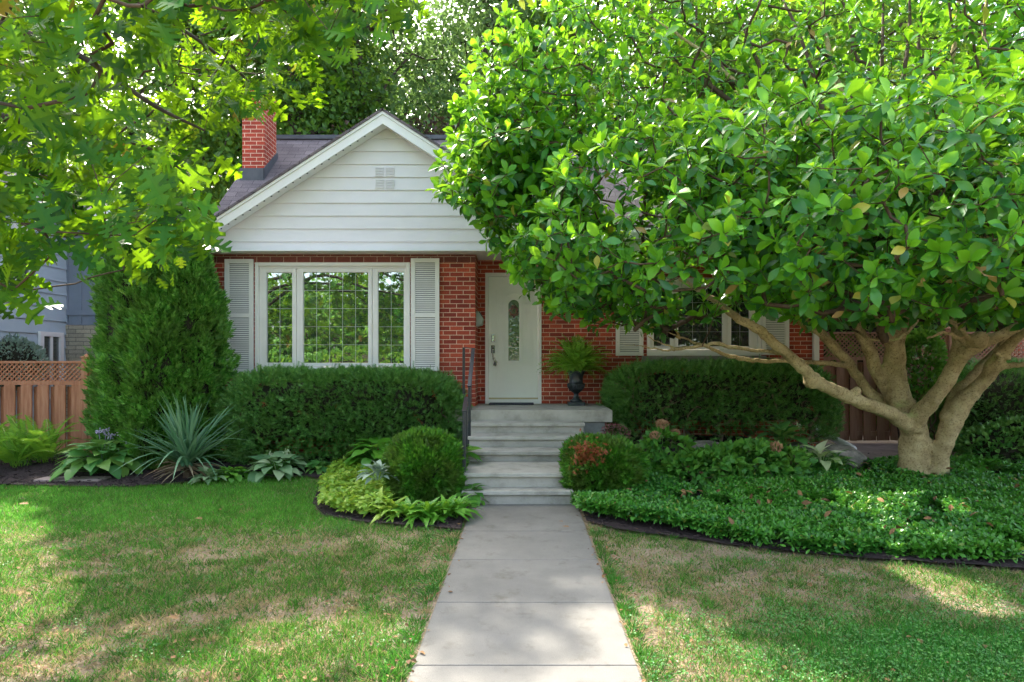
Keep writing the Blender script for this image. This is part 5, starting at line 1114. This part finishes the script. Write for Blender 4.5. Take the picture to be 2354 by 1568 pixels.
# ------------------------------------------------------------------ magnolia
mag = thing('magnolia_tree', 'large spreading magnolia with many thick pale limbs and big glossy leaves', 'tree', loc=(4.98, 7.6, 0.08))
mo_ = np.array(mag.location)
def L3(pts): return [at(*p) for p in pts]
limbs = [  # (points px,py,Y ; radii start,end in m)
 ([(2098, 1125, 7.6), (2098, 1090, 7.6), (2100, 1040, 7.6), (2100, 990, 7.6), (2098, 955, 7.55)], [.27, .205, .18, .185, .15]),
 ([(2160, 1125, 7.55), (2160, 1095, 7.55), (2160, 1045, 7.5), (2182, 989, 7.45), (2207, 934, 7.4), (2243, 893, 7.3), (2270, 866, 7.2), (2283, 838, 7.1), (2328, 785, 6.9), (2370, 750, 6.7)], [.19, .135, .125, .135, .13, .10, .095, .09, .07, .06]),
 ([(2110, 1010, 7.6), (2150, 1050, 7.55), (2158, 1100, 7.5)], [.12, .14, .14]),
 ([(2175, 965, 7.45), (2195, 910, 7.5), (2226, 878, 7.55), (2267, 832, 7.6), (2308, 790, 7.7), (2350, 745, 7.8)], [.09, .085, .08, .07, .06, .05]),
 ([(2100, 985, 7.5), (2058, 957, 7.4), (2005, 935, 7.2), (1960, 917, 7.1), (1917, 897, 7.0), (1880, 879, 6.95), (1862, 866, 6.9), (1830, 832, 6.85), (1780, 790, 6.8), (1738, 752, 6.8), (1700, 735, 6.8), (1640, 690, 6.8), (1560, 640, 6.9)], [.13, .105, .095, .09, .085, .088, .075, .075, .07, .062, .055, .045, .03]),
 ([(2092, 975, 7.65), (2075, 930, 7.7), (2060, 890, 7.75), (2057, 840, 7.8), (2058, 800, 7.8), (2065, 760, 7.8), (2085, 715, 7.85), (2100, 650, 7.9), (2110, 560, 8.0), (2120, 450, 8.1), (2150, 330, 8.2), (2180, 200, 8.3), (2200, 60, 8.4), (2210, -80, 8.5)], [.16, .17, .165, .15, .135, .12, .09, .08, .07, .06, .055, .045, .035, .02]),
 ([(2075, 940, 7.75), (2035, 885, 7.8), (2012, 850, 7.85), (1998, 800, 7.9), (1978, 765, 7.95), (1960, 700, 8.0), (1965, 600, 8.1), (1975, 480, 8.2), (1965, 360, 8.3), (1940, 240, 8.35), (1905, 110, 8.4), (1880, -30, 8.5)], [.12, .10, .095, .09, .08, .07, .065, .06, .055, .05, .04, .025]),
 ([(2058, 810, 7.8), (2035, 770, 7.75), (2020, 720, 7.7), (1990, 640, 7.6), (1930, 520, 7.6), (1850, 400, 7.7), (1760, 270, 7.8), (1690, 190, 7.9), (1600, 110, 8.0), (1500, 40, 8.1)], [.09, .08, .07, .06, .055, .05, .045, .04, .03, .02]),
 ([(2062, 960, 7.8), (2037, 935, 7.9), (1992, 893, 8.0), (1958, 844, 8.05), (1917, 797, 8.1), (1881, 762, 8.15), (1845, 735, 8.2), (1780, 680, 8.2), (1690, 600, 8.2), (1600, 500, 8.2), (1500, 400, 8.2), (1400, 300, 8.2)], [.10, .09, .08, .075, .075, .07, .06, .055, .05, .04, .03, .02]),
 ([(1962, 842, 8.05), (1900, 835, 7.9), (1830, 831, 7.7), (1750, 829, 7.5), (1690, 822, 7.3), (1630, 799, 7.1), (1580, 780, 7.0), (1530, 762, 6.9)], [.045, .04, .036, .034, .034, .028, .02, .012]),
 ([(1850, 832, 6.9), (1787, 811, 6.9), (1726, 806, 6.85), (1651, 792, 6.8), (1614, 795, 6.75), (1560, 803, 6.7), (1530, 806, 6.65), (1478, 796, 6.6), (1434, 792, 6.5), (1380, 770, 6.5)], [.028, .028, .028, .03, .026, .022, .02, .016, .012, .008]),
 ([(1614, 795, 6.75), (1570, 800, 6.75), (1535, 795, 6.7), (1491, 774, 6.6), (1440, 750, 6.5)], [.02, .02, .018, .014, .008]),
 ([(2098, 985, 7.5), (2115, 950, 7.4), (2138, 925, 7.3), (2165, 890, 7.2), (2184, 862, 7.15), (2202, 820, 7.1), (2205, 780, 7.1), (2203, 740, 7.1), (2210, 680, 7.0), (2230, 560, 7.1), (2250, 400, 7.4), (2260, 250, 7.7), (2262, 100, 7.9), (2270, -50, 8.1)], [.14, .12, .11, .105, .10, .095, .09, .085, .07, .06, .05, .045, .035, .02]),
 ([(2200, 835, 7.1), (2222, 808, 7.0), (2252, 790, 6.9), (2290, 775, 6.8), (2330, 757, 6.7), (2400, 720, 6.5)], [.10, .10, .095, .075, .065, .05]),
 ([(2280, 858, 7.1), (2300, 845, 7.05), (2325, 840, 7.0), (2380, 838, 6.9)], [.045, .045, .042, .04]),
 ([(2225, 795, 6.9), (2195, 775, 6.7), (2170, 765, 6.6), (2130, 778, 6.5)], [.035, .03, .025, .018]),
 ([(2240, 790, 6.85), (2200, 750, 6.6), (2160, 725, 6.4), (2100, 690, 6.0)], [.03, .026, .022, .016]),
 ([(1975, 765, 7.5), (1995, 778, 7.2), (2030, 781, 7.1), (2065, 779, 7.1), (2100, 748, 7.1), (2112, 735, 7.1)], [.022, .022, .024, .024, .024, .02]),
]
wood = MB(); nodes = []
for pts, rad in limbs:
    P = np.array(L3(pts)); r_ = np.array(rad); Q = catmull(P, 6); rr = np.interp(np.linspace(0, len(P) - 1, len(Q)), np.arange(len(P)), r_)
    Q[1:-1] += rv(len(Q) - 2, .006); wood.tube(Q, .86 * rr * (1 + .018 * RNG.normal(size=len(Q))), 12, wob=.05)
    k0 = len(nodes)
    for i, q_ in enumerate(Q[::2]): nodes.append((q_, (k0 + i - 1) if i else (-1 if k0 == 0 else 0)))
# knots and cut stubs
for px_, py_, Y_, r_ in [(2250, 782, 6.75, .10), (1868, 875, 6.92, .098), (2298, 830, 6.95, .045), (2318, 822, 6.95, .035), (1968, 900, 7.05, .06), (2292, 812, 6.95, .03)]:
    c = at(px_, py_, Y_); wood.tube([c + [0, r_ * .8, 0], c + [0, r_ * .3, 0], c - [0, r_ * .4, 0], c - [0, r_ * .8, 0]], [r_ * .6, r_, r_ * .95, r_ * .4], 12, wob=.05)
tr = wood.build('trunk', 'bark', mag, smooth=True, origin=mo_); tr.location = (0, 0, 0)
rm = tr.modifiers.new('remesh', 'REMESH'); rm.mode = 'VOXEL'; rm.voxel_size = .016; rm.use_smooth_shade = True
smo = tr.modifiers.new('smooth', 'SMOOTH'); smo.iterations = 5; smo.factor = .5

def ell(n, cen, rad, up, dn, p, inner, wedge=None):
    d = sphere_pts(n); s_ = (np.abs(d) ** p).sum(1) ** (-1 / p); r_ = s_ * (1 - (1 - inner) * RNG.random(n) ** 1.6)
    q = d * r_[:, None]; q[:, 2] *= np.where(q[:, 2] > 0, up, dn); q[:, :2] *= rad; q *= (.9 + .2 * fbm(d[:, 0] * 3 + 2, d[:, 2] * 3 + d[:, 1] * 2 + 9, 3))[:, None]
    return np.array(cen) + q, unit(np.column_stack([d[:, :2] / np.array(rad), d[:, 2] / np.where(d[:, 2] > 0, up, dn)]))
PA1, N1 = ell(3600, (4.9, 6.9, 2.75), (5.15, 2.75), 1.5, .95, 2.5, .5)
PB1, N2_ = ell(5200, (4.6, 7.9, 4.2), (5.5, 1.9), 3.6, 2.0, 2.4, .35)
# the outline of the crown on its left and lower side
OUT = [(1150, -400), (1140, 0), (1070, 90), (1030, 230), (1000, 330), (985, 400), (1015, 450), (1085, 480), (1120, 560), (1165, 600), (1205, 655), (1245, 715), (1290, 745), (1400, 790), (1450, 775), (1500, 755), (1560, 765), (1690, 715), (1790, 720), (1870, 745), (1980, 735), (2080, 745), (2210, 735), (2354, 745), (3600, 800), (3600, -400)]
def crown_sel(P, Nn):
    u, v_ = toimg(P); k = inpoly(u, v_, OUT) & (P[:, 1] > 3.6) & (P[:, 2] > 1.75) & ~((P[:, 1] > 8.9) & (P[:, 2] < 4.2) & (P[:, 0] < 5.4)) & (P[:, 1] < 9.9) & (P[:, 2] < 7.6) & (P[:, 0] < 10)
    return P[k], Nn[k]
PC1, N3_ = ell(450, at(1190, 370, 7.3), (1.3, 1.0), 1.3, 1.1, 2, .2); PB1 = np.vstack([PB1, PC1]); N2_ = np.vstack([N2_, N3_])
PA1, N1 = crown_sel(PA1, N1); PB1, N2_ = crown_sel(PB1, N2_)
u, v_ = toimg(PB1); k = ~((u > 1540) & (u < 2250) & (v_ < 240) & (RNG.random(len(u)) < np.where(PB1[:, 1] < 8.2, .72, .35))); PB1, N2_ = PB1[k], N2_[k]
tips = np.vstack([PA1, PB1]); nrm = np.vstack([N1, N2_]); k = off_rays(tips, .27); tips, nrm = tips[k], nrm[k]
# upright bare stems that show in the open middle of the crown
extra = []
for (x0_, y0_, x1_, y1_) in [(1760, 300, 1560, 20), (1800, 290, 1680, -20), (1700, 250, 1500, 90), (1900, 300, 1800, 0), (1960, 300, 1930, -20), (1990, 330, 2030, 0), (2060, 300, 2090, -20), (2150, 320, 2120, 20), (2180, 330, 2260, 10), (2230, 300, 2330, 60), (1850, 250, 1640, 130), (2010, 220, 1960, 60), (1730, 210, 1610, 170), (2120, 200, 2200, 110)]:
    a = at(x0_, y0_, 7.9); b_ = at(x1_, y1_, 8.3); Q = catmull([a, a * .65 + b_ * .35 + rv(1, .07)[0], a * .3 + b_ * .7 + rv(1, .07)[0], b_], 4); extra.append(Q)
    j_ = int(np.argmin([np.linalg.norm(q_[0] - Q[0]) for q_ in nodes])); pr_ = j_
    for q_ in Q: nodes.append((q_, pr_)); pr_ = len(nodes) - 1
A, B, ra_, rb_, dirs = grow(nodes, tips, step=.22, rt=.0036, p=2.35, jit=.022, rmax=.06, up=.12, fixed=True)
mb = MB(); edge_mesh(mb, A, B, ra_, rb_, 5)
for Q in extra: mb.tube(Q, np.linspace(.034, .014, len(Q)), 8, wob=.06)
o = mb.build('branches', 'twig', mag, smooth=True, origin=mo_); o.location = (0, 0, 0)
mb = MB(); mo2 = MB(); ax = nrm * .55 + dirs * .35 + np.array([0, 0, .65]) + rv(len(tips), .25)
h_ = len(tips) // 2
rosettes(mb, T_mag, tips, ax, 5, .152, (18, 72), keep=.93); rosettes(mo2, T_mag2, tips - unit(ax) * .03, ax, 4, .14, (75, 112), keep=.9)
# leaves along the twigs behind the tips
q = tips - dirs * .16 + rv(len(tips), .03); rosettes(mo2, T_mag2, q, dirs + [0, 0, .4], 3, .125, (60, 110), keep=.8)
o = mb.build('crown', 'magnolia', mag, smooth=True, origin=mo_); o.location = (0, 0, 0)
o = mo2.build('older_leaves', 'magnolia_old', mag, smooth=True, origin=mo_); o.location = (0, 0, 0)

# ------------------------------------------------------------------ oak overhead on the left
oak = thing('oak_tree', 'oak leaning in from the left with lobed sunlit leaves hanging over the lawn', 'tree', loc=(-6.6, 4.6, 0))
oo = np.array(oak.location)
OP = [(-900, -500), (980, -500), (950, 0), (860, 30), (800, 30), (745, 90), (695, 140), (725, 195), (700, 225), (665, 205), (620, 165), (560, 170), (520, 215), (505, 260), (520, 300), (495, 335), (465, 370), (420, 430), (450, 470), (490, 490), (440, 500), (400, 545), (400, 625), (370, 630), (320, 600), (255, 650), (225, 580), (190, 510), (140, 520), (150, 600), (95, 600), (50, 690), (0, 720), (-900, 700)]
n = 5200; u = RNG.uniform(-650, 1000, n); v_ = RNG.uniform(-420, 700, n); Y = 2.9 + 4.3 * RNG.random(n) ** .9
k = inpoly(u, v_, OP); u, v_, Y = u[k], v_[k], Y[k]; P = np.stack([(u - 1207) * Y / FPX, Y, CH - (v_ - 836) * Y / FPX], -1)
k = (P[:, 2] > 1.9) & (P[:, 0] > -6.4); P = P[k]; 
# thin patchily so that gaps stay open
k = (fbm(P[:, 0] * 1.5 + 4, P[:, 1] * 1.2 + P[:, 2] * 1.5, 2) > .40); P = P[k][:700]; P = np.vstack([P, [at(u_, w_, y_) for u_, w_, y_ in zip(RNG.uniform(540, 640, 7), RNG.uniform(190, 235, 7), RNG.uniform(4.8, 6.2, 7))]])
nodes = [(oo + np.array([0, 0, -.1]), -1)]; olimbs = []
wood = MB(); wood.tube([oo + [0, 0, -.2], oo + [.02, 0, 1.0], oo + [0, .05, 2.4], oo + [-.1, .1, 4.2], oo + [0, .2, 6.5]], [.34, .27, .24, .20, .12], 14, wob=.05)
for z_ in (1.0, 2.4, 3.3, 4.2, 5.4): nodes.append((oo + [0, .05, z_], len(nodes) - 1))
for st, pts in ((2, [(-300, 215, 4.6), (0, 268, 4.4), (90, 285, 4.4), (200, 305, 4.4), (340, 340, 4.5), (430, 400, 4.6)]),
                (2, [(-300, 380, 5.2), (0, 330, 5.0), (120, 390, 5.0), (260, 520, 5.0)]),
                (3, [(-300, -20, 4.0), (0, 60, 3.9), (170, 120, 3.9), (350, 240, 3.9), (470, 300, 3.9)]),
                (4, [(-300, -120, 5.4), (100, -60, 5.3), (300, 0, 5.2), (480, 110, 5.2), (620, 230, 5.3)]),
                (5, [(-200, -260, 6.2), (300, -160, 6.0), (650, -60, 6.0), (850, 10, 6.0)]),
                (3, [(-400, 100, 3.4), (-150, 200, 3.2), (60, 250, 3.1)])):
    Q = catmull(np.vstack([[nodes[st][0]], L3(pts)]), 5); rr = np.linspace(.042, .007, len(Q)); wood.tube(Q, rr, 8, wob=.04); pr_ = st
    for q_ in Q[1:]: nodes.append((q_, pr_)); pr_ = len(nodes) - 1
o = wood.build('trunk', 'darkbark', oak, smooth=True, origin=oo); o.location = (0, 0, 0)
A, B, ra_, rb_, dirs = grow(nodes, P, step=.18, rt=.002, p=2.5, jit=.012, rmax=.016, up=.1, fixed=True)
mb = MB(); edge_mesh(mb, A, B, ra_, rb_, 5); o = mb.build('branches', 'twig', oak, smooth=True, origin=oo); o.location = (0, 0, 0)
mb = MB()
for k in range(8):
    n = len(P); off = rv(n, .09); d = dirs * .5 + rv(n, .55) + np.array([0.05, -.1, -.42]); up = rv(n, .55) + np.array([-.2, -.95, .45]); keep = RNG.random(n) < .9
    scatter(mb, T_oak, (P + off)[keep], frames(d, up)[keep], (.195 * RNG.uniform(.55, 1.2, n))[keep])
o = mb.build('crown', 'oak', oak, origin=oo); o.location = (0, 0, 0)

# ------------------------------------------------------------------ small things lying about
n = 420; y = 2.8 + 5 * RNG.random(n) ** 1.5; x = RNG.uniform(-.9, .9, n) * y; k = (y < 7.4); x, y = x[k], y[k]
xe = np.where(RNG.random(120) < .5, -1, 1) * RNG.uniform(.5, .72, 120); ye = RNG.uniform(2.7, 6.3, 120); x = np.concatenate([x, xe]); y = np.concatenate([y, ye]); k = ~((np.abs(x) < .5)); x, y = x[k], y[k]; n = len(x)
d = rv(n); d[:, 2] *= .15; up = rv(n, .3); up[:, 2] += 1; mb = MB(); scatter(mb, T_wide, np.stack([x, y, gz(x, y) + np.where(np.abs(x) < .56, .006, .022)], -1), frames(d, up), RNG.uniform(.012, .034, n))
tag(mb.build('leaf_litter', 'fallen'), 'small scraps of dry leaf scattered over the lawn and walk edges', 'leaf litter', kind='stuff')
n = 600; x = RNG.uniform(.8, 7.5, n); y = RNG.uniform(4.6, 7.8, n); k = inpoly(x, y, PA); x, y = x[k][:170], y[k][:170]; n = len(x); d = rv(n); d[:, 2] *= .3; up = rv(n, .4); up[:, 2] += 1
mb = MB(); scatter(mb, T_mag2, np.stack([x, y, gz(x, y) + .2], -1), frames(d, up), RNG.uniform(.05, .10, n)); tag(mb.build('leaf_litter', 'fallen'), 'dry brown leaves caught in the ground cover', 'leaf litter', kind='stuff')
def fallen(label, px, py, size, z=0.004, rz=None):
    x, y = onground(px, py); mb = MB(); a = RNG.random() * 6.28 if rz is None else rz
    scatter(mb, T_oak, np.array([[0, 0, .012]]), frames(np.array([[math.cos(a), math.sin(a), .12]]), np.array([[0.2, -.1, 1.]])), np.array([size])); o = mb.build('fallen_leaf', 'fallen'); o.location = (x, y, z); tag(o, label, 'leaf', 'fallen leaves')
fallen('brown leaf on the walkway a little below the steps', 1291, 1214, .07)
fallen('small dark leaf beside the larger one on the walkway', 1284, 1202, .045)
fallen('curled brown leaf lying in the middle of the left lawn', 410, 1437, .10, .02)
fallen('small orange leaf in the left lawn near the bed', 446, 1202, .08, .03)
fallen('pale tan leaf at the far left of the lawn', 40, 1168, .10, .03)
